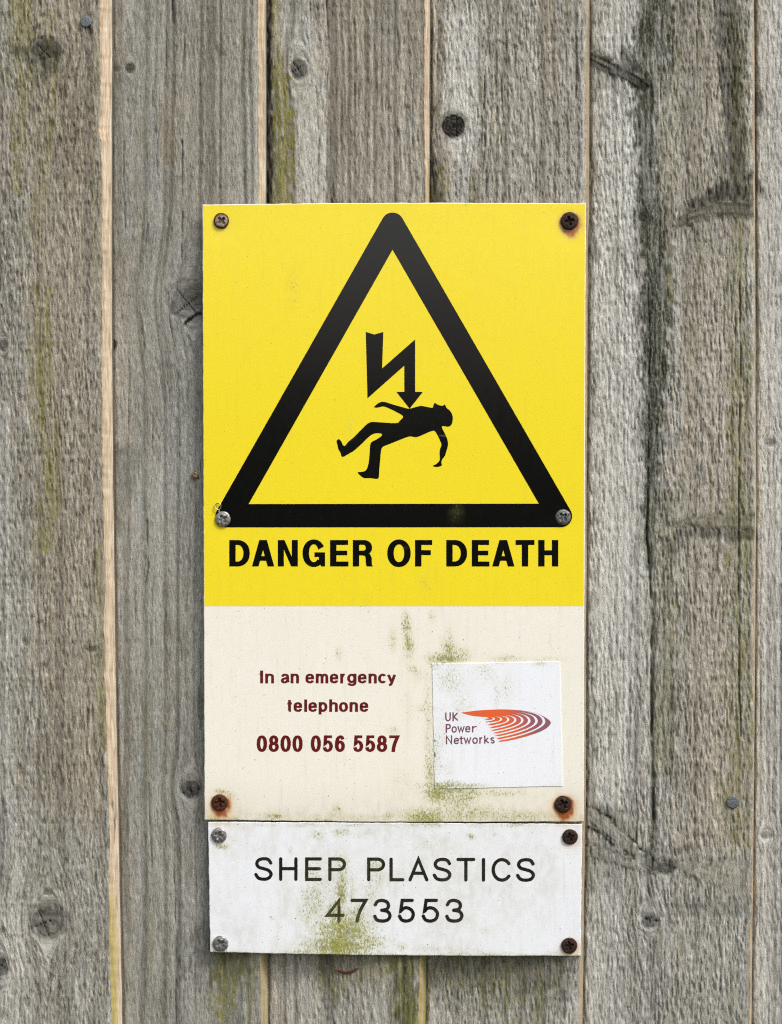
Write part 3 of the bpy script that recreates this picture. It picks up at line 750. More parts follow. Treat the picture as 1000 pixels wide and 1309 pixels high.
def masks(px, py):
    al = np.zeros_like(px); ru = np.zeros_like(px)
    wx = px + 5 * (fbm(px / 12., py / 12., 301) - .5); wy = py + 6 * (fbm(px / 12., py / 12., 302) - .5)
    for x, y, rx, ry, s in ALG:
        al = np.maximum(al, s * np.exp(-(((wx - x) / rx) ** 2 + ((wy - y) / ry) ** 2) * .8)) + .0 * al
    for x, y, r, s, run in RUST:
        dx, dy = px - x - 1.5, py - y - 2.0
        d = np.hypot(dx, np.where(dy > 0, dy / (1 + run / 30.), dy * 1.1)) + 2 * (fbm(px / 5., py / 5., 303) - .5)
        ru = np.maximum(ru, s * np.exp(-np.clip((d - r) / 3.6, 0, 9) ** 1.1))
        ru = np.maximum(ru, .30 * s * np.exp(-np.clip((np.hypot(dx, dy - 6) - r) / (run * 1.1), 0, 9) ** 1.3) * (py > 900))
    gr = .10 * fbm(px / 60., py / 130., 304)
    gr = gr + .28 * sstep(985, 1050, py) * (py < 1050.5) + .22 * ((py > 1052) & (py < 1225)) * sstep(.35, .75, fbm(px / 26., py / 34., 305))
    gr = gr * (py > 776) + .25 * np.exp(-((py - 1046) / 9.) ** 2)
    return al, ru, gr

def sheet_attrs(px, py):
    al, ru, gr = masks(px, py)
    return dict(algae=al, rust=ru, grime=gr), {'grain': np.stack([px, py, px * 0], -1)}

SCREWS_SIGN = [(283, 282), (728, 282), (285, 663), (720, 661), (281, 1026), (720, 1028)]
SCREWS_NAME = [(280, 1068), (729, 1070), (282, 1206), (728, 1209)]

def warp(px, py):
    """gentle buckle of the thin sheets: dimples round the screws, slow waves between"""
    w = .9 * (fbm(px / 190., py / 230., 401, 2) - .5)
    for x, y in SCREWS_SIGN + SCREWS_NAME:
        w = w - .55 * np.exp(-((px - x) ** 2 + (py - y) ** 2) / 700.)
    return w

def quad_map(c, s, t):
    """bilinear in a pixel quad c = TL, TR, BR, BL"""
    (x0, y0), (x1, y1), (x2, y2), (x3, y3) = c
    return ((x0 * (1 - s) + x1 * s) * (1 - t) + (x3 * (1 - s) + x2 * s) * t,
            (y0 * (1 - s) + y1 * s) * (1 - t) + (y3 * (1 - s) + y2 * s) * t)

def sheet(name, c, thick, step, mat, parent, lift=0.0, bow=(0, 0), edge_mat=None, bev=.7, label=None):
    wd = abs(c[1][0] - c[0][0]); hg = abs(c[3][1] - c[0][1])
    ns, nt = int(wd / step), int(hg / step)
    e = np.array([0, .35, 1.0]) * bev
    s = np.concatenate([e / wd, np.linspace(bev * 2 / wd, 1 - bev * 2 / wd, ns), 1 - e[::-1] / wd])
    t = np.concatenate([e / hg, np.linspace(bev * 2 / hg, 1 - bev * 2 / hg, nt), 1 - e[::-1] / hg])
    T, S = np.meshgrid(t, s, indexing='ij')
    px, py = quad_map(c, S, T)
    py = py - bow[0] * np.sin(np.pi * S) * (1 - T) + bow[1] * np.sin(np.pi * S) * T
    px = px + .9 * (fbm(py / 7., px * 0, 411, 2) - .5) * ((S < .002) | (S > .998))
    py = py + .9 * (fbm(px / 7., py * 0, 412, 2) - .5) * ((T < .002) | (T > .998))
    ed = np.minimum(np.minimum(S, 1 - S) * wd, np.minimum(T, 1 - T) * hg)
    drop = bev - np.sqrt(np.clip(bev ** 2 - np.clip(bev - ed, 0, bev) ** 2, 0, None))
    ww = warp(px, py) + lift - drop
    fv = W(px, py, ww).reshape(-1, 3)
    nr_, nc_ = px.shape
    idx = np.arange(nr_ * nc_).reshape(nr_, nc_)
    q = np.stack([idx[:-1, :-1], idx[1:, :-1], idx[1:, 1:], idx[:-1, 1:]], -1).reshape(-1, 4)
    ringi = np.concatenate([idx[0, :-1], idx[:-1, -1], idx[-1, :0:-1], idx[:0:-1, 0]])
    rp, rq = px.ravel()[ringi], py.ravel()[ringi]
    rw = ww.ravel()[ringi]
    k = len(ringi)
    side0 = W(rp, rq, rw); side1 = W(rp, rq, rw - thick + bev)
    b = len(fv)
    j = np.arange(k); jn = (j + 1) % k
    sq = np.stack([b + j, b + jn, b + k + jn, b + k + j], -1)
    # back, as a coarse copy
    cpx, cpy = quad_map(c, np.array([0, 1, 1, 0.]), np.array([0, 0, 1, 1.]))
    back = W(cpx, cpy, np.full(4, lift - thick))
    b2 = b + 2 * k
    verts = np.concatenate([fv, side0, side1, back])
    faces = np.concatenate([q, sq, np.array([[b2 + 3, b2 + 2, b2 + 1, b2]])])
    ax = np.concatenate([px.ravel(), rp, rp, cpx]); ay = np.concatenate([py.ravel(), rq, rq, cpy])
    at, ve = sheet_attrs(ax, ay)
    mi = np.concatenate([np.zeros(len(q)), np.ones(len(sq) + 1) if edge_mat else np.zeros(len(sq) + 1)])
    return mesh_obj(name, verts, faces, [mat] + ([edge_mat] if edge_mat else []), parent, at, ve, mi, label=label)

# ------------------------------------------------------------------ flat print: filled outlines laid on a sheet
def fill(outer, holes=()):
    loops = [[Vector((x, y, 0)) for x, y in lp] for lp in (outer,) + tuple(holes)]
    flat = [p for lp in loops for p in lp]
    return [(p.x, p.y) for p in flat], tessellate_polygon(loops)

def stroke(pts, w, cap='butt', closed=False):
    P = np.array(pts, float)
    k = len(P)
    if closed:
        d = np.roll(P, -1, 0) - P
        d0 = np.roll(d, 1, 0); d1 = d
    else:
        d = P[1:] - P[:-1]
        d0 = np.vstack([d[:1], d]); d1 = np.vstack([d, d[-1:]])
    d0 = d0 / np.linalg.norm(d0, axis=1)[:, None]; d1 = d1 / np.linalg.norm(d1, axis=1)[:, None]
    n0 = np.stack([-d0[:, 1], d0[:, 0]], -1); n1 = np.stack([-d1[:, 1], d1[:, 0]], -1)
    mt = n0 + n1
    ln = np.linalg.norm(mt, axis=1)
    mt = mt / np.clip(ln, .05, None)[:, None]
    cosh = np.clip((mt * n1).sum(1), .42, 1)
    off = mt * (w / 2 / cosh)[:, None]
    L, Rr = P + off, P - off
    out, tris = [], []
    V = list(map(tuple, L)) + list(map(tuple, Rr))
    m = k if closed else k - 1
    for i_ in range(m):
        j_ = (i_ + 1) % k
        tris += [(i_, j_, k + i_), (j_, k + j_, k + i_)]
    out.append((V, tris))
    if cap == 'round' and not closed:
        for p, d_ in ((P[0], -d0[0]), (P[-1], d1[-1])):
            a0 = math.atan2(d_[1], d_[0])
            fan = [tuple(p)] + [(p[0] + w / 2 * math.cos(a0 + a), p[1] + w / 2 * math.sin(a0 + a)) for a in np.linspace(-np.pi / 2, np.pi / 2, 9)]
            out.append((fan, [(0, i_, i_ + 1) for i_ in range(1, 9)]))
    return out

class Print:
    """collects flat shapes in pixel coordinates; each shape sits a hair above the one before"""
    def __init__(self):
        self.shapes = []
    def poly(self, outer, *holes):
        self.shapes.append(fill(outer, holes))
    def stroke(self, pts, w, cap='butt', closed=False):
        self.shapes += stroke(pts, w, cap, closed)
    def build(self, name, mat, parent, lift, cut=14.0, attrs=None, step=.004, label=None):
        bm = bmesh.new()
        lay = bm.verts.layers.float.new('lay')
        for k, (V, T) in enumerate(self.shapes):
            vs_ = [bm.verts.new((x, y, 0)) for x, y in V]
            for v_ in vs_:
                v_[lay] = k * step
            for t in T:
                a, b, c_ = (V[t[0]], V[t[1]], V[t[2]])
                ar = (b[0] - a[0]) * (c_[1] - a[1]) - (b[1] - a[1]) * (c_[0] - a[0])
                if abs(ar) < 1e-7:
                    continue
                t = t if ar < 0 else (t[0], t[2], t[1])
                try:
                    bm.faces.new([vs_[i_] for i_ in t])
                except ValueError:
                    pass
        xs_ = [v_.co.x for v_ in bm.verts]; ys_ = [v_.co.y for v_ in bm.verts]
        for lo, hi, nrm, ax in ((min(xs_), max(xs_), (1, 0, 0), 0), (min(ys_), max(ys_), (0, 1, 0), 1)):
            for q_ in np.arange(lo + cut, hi, cut):
                co = [0, 0, 0]; co[ax] = float(q_)
                bmesh.ops.bisect_plane(bm, geom=bm.verts[:] + bm.edges[:] + bm.faces[:], plane_co=co, plane_no=nrm, dist=1e-6)
        bm.verts.index_update()
        px = np.array([v_.co.x for v_ in bm.verts]); py = np.array([v_.co.y for v_ in bm.verts])
        ly = np.array([v_[lay] for v_ in bm.verts])
        faces = [[v_.index for v_ in f.verts] for f in bm.faces]
        bm.free()
        at, ve = sheet_attrs(px, py)
        verts = W(px, py, warp(px, py) + lift + ly)
        return mesh_obj(name, verts, faces, mat, parent, at, ve, label=label)

def arc(cx, cy, rx, ry, a0, a1, n=20, p=2.0):
    a = np.radians(np.linspace(a0, a1, n))
    f = lambda c: np.sign(c) * np.abs(c) ** (2.0 / p)
    return [(cx + rx * f(c), cy + ry * f(s)) for c, s in zip(np.cos(a), np.sin(a))]

def crom(pts, n=6, closed=False):
    P = np.array(pts, float); k = len(P); out = []
    rng = range(k) if closed else range(k - 1)
    for i in rng:
        g_ = (lambda j: P[j % k]) if closed else (lambda j: P[min(max(j, 0), k - 1)])
        p0, p1, p2, p3 = g_(i - 1), g_(i), g_(i + 1), g_(i + 2)
        for t in np.linspace(0, 1, n, endpoint=False):
            out.append(tuple(.5 * (2 * p1 + (p2 - p0) * t + (2 * p0 - 5 * p1 + 4 * p2 - p3) * t * t + (3 * p1 - p0 - 3 * p2 + p3) * t ** 3)))
    if not closed:
        out.append(tuple(P[-1]))
    return out

# bold grotesque capitals as outlines: local x right, y up, cap height H, width w, stem s, bar b
def bold_cap(ch, w, H, s, b):
    R_ = lambda x0, y0, x1, y1: ([(x0, y0), (x1, y0), (x1, y1), (x0, y1)],)
    if ch == 'E':
        return [([(0, 0), (w, 0), (w, b), (s, b), (s, .5 * H - b * .42), (w * .93, .5 * H - b * .42), (w * .93, .5 * H + b * .52), (s, .5 * H + b * .52), (s, H - b), (w * .98, H - b), (w * .98, H), (0, H)],)]
    if ch == 'F':
        return [([(0, 0), (s, 0), (s, .43 * H), (w * .92, .43 * H), (w * .92, .43 * H + b), (s, .43 * H + b), (s, H - b), (w, H - b), (w, H), (0, H)],)]
    if ch == 'T':
        return [([(w / 2 - s / 2, 0), (w / 2 + s / 2, 0), (w / 2 + s / 2, H - b), (w, H - b), (w, H), (0, H), (0, H - b), (w / 2 - s / 2, H - b)],)]
    if ch == 'H':
        y0 = .5 * H - b * .4; y1 = y0 + b
        return [([(0, 0), (s, 0), (s, y0), (w - s, y0), (w - s, 0), (w, 0), (w, H), (w - s, H), (w - s, y1), (s, y1), (s, H), (0, H)],)]
    if ch == 'N':
        return [([(0, 0), (s * .95, 0), (s * .95, H * .64), (w - s * 1.05, 0), (w, 0), (w, H), (w - s * .95, H), (w - s * .95, H * .36), (s * 1.05, H), (0, H)],)]
    if ch == 'A':
        q = s * 1.04; hw = s * .60; m = (w / 2 - hw) / H; y0, y1 = .215 * H, .215 * H + b * .95
        ap = (w / 2 - q) / m
        return [([(0, 0), (q, 0), (q + m * y0, y0), (w - q - m * y0, y0), (w - q, 0), (w, 0), (w / 2 + hw, H), (w / 2 - hw, H)],
                 [(q + m * y1, y1), (w - q - m * y1, y1), (w / 2, min(ap, H * .88))])]
    if ch == 'D':
        c = w * .40
        return [([(0, 0)] + arc(c, H / 2, w - c, H / 2, -90, 90, 30, 2.15) + [(0, H)],
                 [(s, b)] + arc(c, H / 2, w - c - s, H / 2 - b, -90, 90, 30, 2.1) + [(s, H - b)])]
    if ch == 'O':
        o = H * .022
        return [(arc(w / 2, H / 2, w / 2, H / 2 + o, 0, 360, 60, 2.1)[:-1], arc(w / 2, H / 2, w / 2 - s * 1.02, H / 2 + o - b, 0, 360, 60, 2.1)[:-1])]
    if ch == 'G':
        o = H * .022; cy = H / 2
        ou = arc(w * .5, cy, w * .5, H / 2 + o, 28, 318, 50, 2.1)
        inn = arc(w * .5, cy, w * .5 - s * 1.02, H / 2 + o - b, 22, 318, 50, 2.1)
        return [(ou + inn[::-1],), R_(w * .53, .535 * H - b * .95, w, .535 * H), ([(w - s * .62, 0), (w, 0), (w, .50 * H), (w - s * .98, .50 * H), (w - s * .98, .20 * H)],)]
    if ch == 'R':
        c = w * .52; yb = .42 * H; r = (H - yb) / 2
        return [([(0, 0), (s, 0), (s, yb - b * .02)] + arc(c, yb + r, w * .96 - c, r, -90, 90, 24, 2.2) + [(0, H)],
                 [(s, yb + b * .95)] + arc(c, yb + r, w * .96 - c - s, r - b * .97, -90, 90, 24, 2.1) + [(s, H - b)]),
                (crom([(w * .50, yb + b * .6), (w * .80, yb + b * .45), (w * .93, yb - b * .45), (w * .945, .2 * H), (w * .955, .06 * H), (w, .012 * H)], 5) +
                 [(w, 0), (w * .70, 0)] + crom([(w * .66, .06 * H), (w * .645, .2 * H), (w * .62, yb - b * .25), (w * .50, yb - b * .02)], 5),)]
    return []

# stroked letters (unit box: x 0..1, y 0..1 to cap height or x-height)
A_ = arc
SW = {
 'S': [crom([(.95, .79), (.80, .955), (.5, 1), (.19, .94), (.06, .76), (.19, .59), (.5, .515), (.83, .42), (.97, .24), (.82, .055), (.5, 0), (.17, .055), (.0, .23)], 5)],
 'H': [[(0, 0), (0, 1)], [(1, 0), (1, 1)], [(0, .52), (1, .52)]],
 'E': [[(1, 1), (0, 1), (0, 0), (1, 0)], [(0, .52), (.93, .52)]],
 'P': [[(0, 0), (0, 1), (.6, 1)] + A_(.6, .74, .4, .26, 90, -90, 14)[1:] + [(0, .48)]],
 'L': [[(0, 1), (0, 0), (1, 0)]],
 'A': [[(0, 0), (.5, 1), (1, 0)], [(.19, .32), (.81, .32)]],
 'T': [[(0, 1), (1, 1)], [(.5, 1), (.5, 0)]],
 'I': [[(.5, 0), (.5, 1)]],
 'C': [A_(.5, .5, .5, .5, 38, 322, 34)],
 'U': [[(0, 1), (0, .35)] + A_(.5, .35, .5, .35, 180, 360, 14)[1:-1] + [(1, .35), (1, 1)]],
 'K': [[(0, 0), (0, 1)], [(.92, 1), (.14, .48)], [(.14, .52), (1, 0)]],
 'N': [[(0, 0), (0, 1), (1, 0), (1, 1)]],
 '0': [('c', A_(.5, .5, .5, .5, 0, 360, 36, 2.2)[:-1])],
 '8': [('c', A_(.5, .745, .42, .255, 0, 360, 28, 2.1)[:-1]), ('c', A_(.5, .26, .5, .26, 0, 360, 28, 2.1)[:-1])],
 '5': [[(.92, 1), (.2, 1), (.09, .48)] + crom([(.09, .47), (.27, .60), (.53, .645), (.85, .54), (1, .33), (.86, .09), (.5, 0), (.16, .06), (0, .24)], 5)[1:]],
 '6': [('c', A_(.52, .315, .48, .315, 0, 360, 30)[:-1]), crom([(.95, .80), (.80, .96), (.53, 1), (.2, .87), (.04, .57), (.04, .315)], 6)],
 '7': [[(0, 1), (1, 1)] + crom([(1, 1), (.66, .60), (.47, .28), (.38, 0)], 5)[1:]],
 '4': [[(.74, 0), (.74, 1), (0, .28), (1, .28)]],
 '3': [crom([(.04, .79), (.18, .95), (.48, 1), (.80, .92), (.90, .74), (.78, .575), (.45, .525)], 5), crom([(.45, .525), (.84, .46), (1, .26), (.85, .06), (.48, 0), (.14, .06), (0, .23)], 5)],
}
AS = 1.36      # ascender in x-heights
LW = {
 'n': [[(0, 0), (0, 1)], crom([(0, .66), (.18, .94), (.55, 1), (.93, .91), (1, .64)], 5) + [(1, 0)]],
 'm': [[(0, 0), (0, 1)], crom([(0, .66), (.12, .94), (.28, 1), (.45, .9), (.5, .66)], 5) + [(.5, 0)], crom([(.5, .66), (.62, .94), (.78, 1), (.95, .9), (1, .66)], 5) + [(1, 0)]],
 'h': [[(0, 0), (0, AS)], crom([(0, .66), (.18, .94), (.55, 1), (.93, .91), (1, .64)], 5) + [(1, 0)]],
 'r': [[(0, 0), (0, 1)], crom([(0, .55), (.3, .88), (.65, 1), (1, .98)], 5)],
 'a': [crom([(.03, .74), (.18, .95), (.5, 1), (.82, .92), (.92, .70)], 5) + [(.92, .2), (1.02, 0)], crom([(.92, .58), (.5, .52), (.12, .42), (0, .22), (.14, .03), (.42, 0), (.75, .11), (.92, .32)], 5)],
 'e': [[(.02, .53), (.97, .53)] + crom([(.97, .53), (.91, .86), (.52, 1), (.09, .87), (0, .5), (.09, .13), (.52, 0), (.87, .08), (.98, .25)], 5)[1:]],
 'o': [('c', A_(.5, .5, .5, .5, 0, 360, 28, 2.3)[:-1])],
 'c': [A_(.52, .5, .52, .5, 42, 318, 24)],
 'g': [('c', A_(.48, .52, .48, .48, 0, 360, 26)[:-1]), [(1, 1), (1, -.05)] + crom([(1, -.05), (.85, -.28), (.48, -.34), (.12, -.26), (.03, -.12)], 5)[1:]],
 'y': [[(0, 1), (.5, .06)], [(1, 1), (.5, -.12)] + crom([(.5, -.12), (.36, -.31), (.08, -.33)], 4)[1:]],
 't': [[(.42, 1.28), (.42, .2)] + crom([(.42, .2), (.55, .02), (.98, .03)], 4)[1:], [(0, .96), (.95, .96)]],
 'l': [[(.5, 0), (.5, AS)]],
 'p': [[(0, -.34), (0, 1)], ('c', A_(.5, .5, .5, .5, 0, 360, 26)[:-1])],
 'w': [[(0, 1), (.27, 0), (.5, .92), (.73, 0), (1, 1)]],
 'k': [[(0, 0), (0, AS)], [(.9, 1), (.12, .48)], [(.2, .52), (1, 0)]],
 's': [crom([(.92, .84), (.55, 1), (.14, .9), (.12, .66), (.5, .51), (.9, .34), (.88, .09), (.5, 0), (.04, .12)], 5)],
}

def put_stroke(pr, ch, x0, x1, yb, ht, sw, cap, slope=0.0, lower=False, sh=None):
    k_ = 1.0 if sh is None else sw / sh
    """place a stroked glyph so that its ink spans x0..x1 and baseline..height"""
    table = LW if lower else SW
    a, b_ = x0 + sw / 2, x1 - sw / 2
    if ch in 'Il':
        a, b_ = x0 + sw / 2, x0 + sw / 2 + .001
    vb = sw / 2 / k_
    for path in table[ch]:
        closed = isinstance(path, tuple)
        pts = path[1] if closed else path
        out = []
        n_ = len(pts)
        for j, (x, y) in enumerate(pts):
            X = a + (b_ - a) * x
            Y = vb + (ht - 2 * vb) * y
            if cap == 'butt' and not closed and j in (0, n_ - 1):     # straight ends reach the full height
                other = pts[1] if j == 0 else pts[-2]
                if abs(other[0] - x) < .3 * abs(other[1] - y):
                    Y += vb * (1 if y > other[1] else -1)
                elif abs(other[1] - y) < .02 and abs(other[0] - x) > .3:
                    X += vb * (1 if x > other[0] else -1)
            out.append((X, (yb - Y + slope * X) * k_))
        for V_, T_ in stroke(out, sw, cap, closed):
            pr.shapes.append(([(x_, y_ / k_) for x_, y_ in V_], T_))

# ------------------------------------------------------------------ the danger sign
sign = root('danger_sign', 504, 1048, -5, 'tall yellow and cream danger of death warning sign screwed to the fence', 'sign')
SIGN_C = [(259, 261.5), (749, 260), (746.3, 1050.3), (261.6, 1048)]
sheet('plate', SIGN_C, 4.2, 5.0, M_CREAM, sign, 0.0, (1.5, 1.5))
yl = quad_map(SIGN_C, np.array([0, 1.]), np.array([.6534, .6534]))[0]
yy0 = 775.0
lerp = lambda a, b, t: a + (b - a) * t
tq = (yy0 - 261) / 788.
panel = [(259.8, 262.3), (748.2, 260.8), (lerp(749, 746.3, tq) - .8, yy0), (lerp(259, 261.6, tq) + .8, yy0)]

def film(name, c, mat, parent, lift, bow=0.0, step=5.0):
    wd = abs(c[1][0] - c[0][0]); hg = abs(c[3][1] - c[0][1])
    s = np.linspace(0, 1, int(wd / step)); t = np.linspace(0, 1, int(hg / step))
    T, S = np.meshgrid(t, s, indexing='ij')
    px, py = quad_map(c, S, T)
    py = py - bow * np.sin(np.pi * S) * (1 - T)
    v = W(px, py, warp(px, py) + lift).reshape(-1, 3)
    idx = np.arange(px.size).reshape(px.shape)
    q = np.stack([idx[:-1, :-1], idx[1:, :-1], idx[1:, 1:], idx[:-1, 1:]], -1).reshape(-1, 4)
    at, ve = sheet_attrs(px.ravel(), py.ravel())
    return mesh_obj(name, v, q, mat, parent, at, ve)

film('yellow_panel', panel, M_YEL, sign, .10, 1.5)

def circ_hull(cs):
    out = []
    k = len(cs)
    for i in range(k):
        x, y, r = cs[i]
        pv, nx_ = cs[i - 1], cs[(i + 1) % k]
        a0 = math.atan2(y - pv[1], x - pv[0]) - math.pi / 2
        a1 = math.atan2(nx_[1] - y, nx_[0] - x) - math.pi / 2
        while a1 < a0:
            a1 += 2 * math.pi
        out += [(x + r * math.cos(a), y + r * math.sin(a)) for a in np.linspace(a0, a1, 14)]
    return out

p = Print()
p.poly(circ_hull([(502, 286, 14.5), (717.5, 659.8, 14.2), (289.5, 660, 14.2)]), [(502, 319), (318, 644.3), (689, 643.8)])
p.build('triangle_border', M_BLACK, sign, .26)
Z = lambda pts: [(400 + x / 4.5455, 400 + y / 4.5455) for x, y in pts]
p = Print()
p.poly(Z([(308, 110), (358, 125), (410, 110), (403, 322), (595, 153), (595, 458), (640, 459), (563, 556), (486, 459), (532, 458), (532, 306), (318, 496)]))
p.build('lightning_arrow', M_BLACK, sign, .26)
MAN = [(356, 548), (366, 535), (385, 522), (405, 516), (430, 520), (470, 533), (520, 547), (560, 556), (600, 546), (630, 540), (665, 546), (695, 551), (701, 538), (708, 523), (720, 529), (735, 536),
       (755, 539), (768, 532), (778, 552), (795, 565), (808, 585), (814, 610), (810, 640), (800, 656), (785, 661), (765, 658), (750, 660), (757, 680), (770, 705), (782, 735), (786, 765), (778, 800), (768, 830),
       (752, 852), (748, 872), (750, 885), (735, 893), (712, 895), (697, 887), (715, 880), (728, 868), (738, 852), (737, 820), (740, 790), (748, 765), (738, 738), (722, 705), (706, 685), (680, 690),
       (640, 708), (600, 722), (560, 718), (500, 740), (440, 764), (412, 775), (398, 795), (392, 850), (386, 920), (383, 958), (370, 964), (335, 960), (300, 960), (280, 948), (260, 927), (280, 924),
       (300, 920), (315, 905), (325, 870), (330, 820), (334, 765), (345, 748), (370, 735), (398, 715), (400, 702), (370, 699), (345, 706), (320, 725), (285, 760), (240, 800), (215, 815), (173, 837),
       (160, 810), (148, 790), (143, 765), (138, 745), (150, 733), (165, 745), (172, 762), (185, 773), (205, 750), (240, 720), (280, 680), (310, 650), (330, 637), (350, 633), (400, 636), (485, 640),
       (505, 627), (525, 605), (515, 592), (480, 572), (440, 553), (410, 543), (390, 547), (372, 550)]
p = Print()
p.poly(crom(Z(MAN), 3, True))
p.build('falling_figure', M_BLACK, sign, .26)

p = Print()
for ch, x0, x1 in [('D', 293.2, 319.4), ('A', 322.2, 350.7), ('N', 355.3, 380.9), ('G', 386.9, 415.7), ('E', 422.1, 445.6), ('R', 451.2, 476.9), ('O', 495.2, 525.2), ('F', 530.8, 552.7),
                   ('D', 570.7, 597.3), ('E', 603.4, 625.9), ('A', 629.4, 657.9), ('T', 659.4, 683.4), ('H', 688.3, 713.9)]:
    for shp in bold_cap(ch, x1 - x0, 33.8, 8.1, 6.3):
        lp = [[(x0 + x, 724.1 - y) for x, y in l] for l in shp]
        p.poly(lp[0], *lp[1:])
p.build('headline_lettering', M_BLACK, sign, .26)

zx = lambda v: 250 + v / 3.846
p = Print()
for ch, a, b in [('I', 318, 331), ('n', 343, 386), ('a', 420, 463), ('n', 468, 509), ('e', 541, 584), ('m', 592, 653), ('e', 661, 703), ('r', 712, 741), ('g', 746, 792), ('e', 799, 842), ('n', 851, 892), ('c', 898, 941), ('y', 942, 987)]:
    if ch == 'I':
        put_stroke(p, ch, zx(a), zx(b), 873.6, 16.4, 3.8, 'butt')
    else:
        put_stroke(p, ch, zx(a), zx(b), 873.6, 12.4, 3.6, 'butt', lower=True, sh=2.7)
for ch, a, b in [('t', 451, 476), ('e', 483, 525), ('l', 535, 548), ('e', 556, 598), ('p', 606, 649), ('h', 658, 700), ('o', 706, 750), ('n', 758, 799), ('e', 808, 850)]:
    put_stroke(p, ch, zx(a), zx(b), 910.0, 12.4, 3.6, 'butt', lower=True, sh=2.7)
p.build('emergency_lettering', M_MAROON, sign, .16)
p = Print()
for ch, a, b in zip('0800056558' + '7', [301, 360, 418, 477, 567, 625, 685, 775, 834, 892, 951], [352, 410, 469, 527, 617, 676, 735, 825, 884, 943, 1003]):
    put_stroke(p, ch, zx(a), zx(b), 961.3, 21.2, 4.6, 'butt', sh=3.5)
p.build('telephone_number', M_MAROON, sign, .16)

# ---- the sticker and its logo
STK = [(552.6, 848.6), (716.2, 845.8), (719.3, 1005.0), (555.8, 1008.8)]
sticker = sheet('sticker', STK, 1.0, 3.2, M_STICK, sign, .85, (0, 0), None, .3, label='square white sticker with orange and purple swoosh logo')
logo_mat = NT('orange_to_plum_print')
lg = logo_mat.attr('grain', True)
sx = logo_mat.t.nodes.new('ShaderNodeSeparateXYZ')
logo_mat.t.links.new(lg, sx.inputs[0])
grn = logo_mat.noise(logo_mat.mapv(lg, (1.3, 1.3, 1)), 1, 2, .6)
tlog = logo_mat.math('ADD', sx.outputs[0], logo_mat.math('MULTIPLY', sx.outputs[1], -.42))
lc = logo_mat.mix(logo_mat.ramp(tlog, 646 - .42 * 925, 690 - .42 * 925), srgb(222, 94, 44), srgb(134, 84, 104))
lc = logo_mat.mix(logo_mat.ramp(grn, .4, .75, 0, .25), lc, srgb(232, 140, 96))
logo_mat.set(base=lc, rough=.4, spec=.4)
L = lambda pts: [(560 + x / 6.4516, 890 + y / 6.4516) for x, y in pts]
p = Print()
top_edge = crom([(188, 136), (300, 121), (420, 112), (560, 109), (700, 119), (800, 139), (880, 171), (930, 213), (908, 254), (850, 290), (750, 326), (620, 360), (505, 378)], 6)
tails = [(505, 374), (590, 340), (487, 356), (486, 350), (560, 322), (474, 332), (474, 326), (540, 302), (462, 309), (462, 303), (520, 282), (446, 288), (446, 281), (500, 262), (430, 265), (430, 258), (480, 240), (411, 242), (411, 235), (460, 218), (396, 219), (396, 212), (440, 202), (386, 198), (388, 192), (425, 184)]
p.poly(L(top_edge + [(505, 372), (500, 340), (478, 300), (450, 262), (425, 225), (408, 196), (420, 178), (388, 172), (300, 165), (235, 150)]))
# tail tips standing out to the left
TIPS = [(386, 195), (396, 215), (411, 239), (430, 262), (446, 285), (462, 306), (474, 329), (487, 352)]
for k, (tx, ty) in enumerate(TIPS):
    ln = 60 + 5 * k
    p.poly(L([(tx, ty + 2), (tx + 2, ty - 4), (tx + ln, ty - 18 - k), (tx + ln, ty - 6 - k)]))
p.build('logo', logo_mat.m, sticker, 1.0, 14, step=.006)
# white gaps between the swooshes: crescents
p = Print()
EXT = [470, 530, 590, 648, 706, 764, 824, 886]         # right-most x of each gap's outer edge
def bez(p0, p1, p2, p3, n=12):
    t = np.linspace(0, 1, n)[:, None]
    p0, p1, p2, p3 = map(np.array, (p0, p1, p2, p3))
    return [tuple(q_) for q_ in (1 - t) ** 3 * p0 + 3 * t * (1 - t) ** 2 * p1 + 3 * t * t * (1 - t) * p2 + t ** 3 * p3]
TOPS = [(436, 174), (474, 168), (514, 163), (556, 157), (604, 150), (640, 141), (668, 131), (694, 123)]
for k in range(8):
    ex, ey = EXT[k], 187 + 3.4 * k
    tx, ty = (TIPS[k][0] + (TIPS[k + 1][0] if k < 7 else 505)) / 2, (TIPS[k][1] + (TIPS[k + 1][1] if k < 7 else 376)) / 2
    ux, uy = TOPS[k]
    wo, wt = 16 + .9 * k, 7.5
    def side(e, dt, sg):
        up_ = bez((ux, uy), (ux + .60 * (e - ux), uy + .12 * (ey - uy) + sg), (e, ey - .55 * (ey - uy)), (e, ey))
        dn = bez((e, ey), (e, ey + .30 * (ty - ey) + 6), (tx + .55 * (e - tx), ty - .10 * (e - tx) + dt), (tx, ty + dt))
        return up_ + dn[1:]
    o_, i_ = side(ex, wt * .75, 0), side(ex - wo, -wt * .75, 2)
    p.poly(L(o_ + i_[::-1][:-1]))
p.poly(L([(360, 178), (402, 182), (416, 178), (388, 172)]))
p.build('logo_gaps', M_STICK, sticker, 1.12, 14, step=.003)
M_PLUM = sheet_mat('plum_print', srgb(112, 66, 88), .4, .4, .4)
lx = lambda v: 560 + v / 6.4516
p = Print()
sl = -.018
def line(txt, boxes, yb, caph):
    for ch, (a, b) in zip(txt, boxes):
        x0, x1 = lx(a), lx(b)
        y_ = yb - sl * 569
        if ch.isupper():
            put_stroke(p, ch, x0, x1, y_, caph, 1.75, 'butt', sl)
        else:
            put_stroke(p, ch, x0, x1, y_, caph * .72, 1.6, 'butt', sl, True)
line('UK', [(60, 107), (120, 170)], 922.2, 11.4)
line('Power', [(64, 107), (113, 156), (160, 222), (226, 268), (282, 325)], 936.9, 11.4)
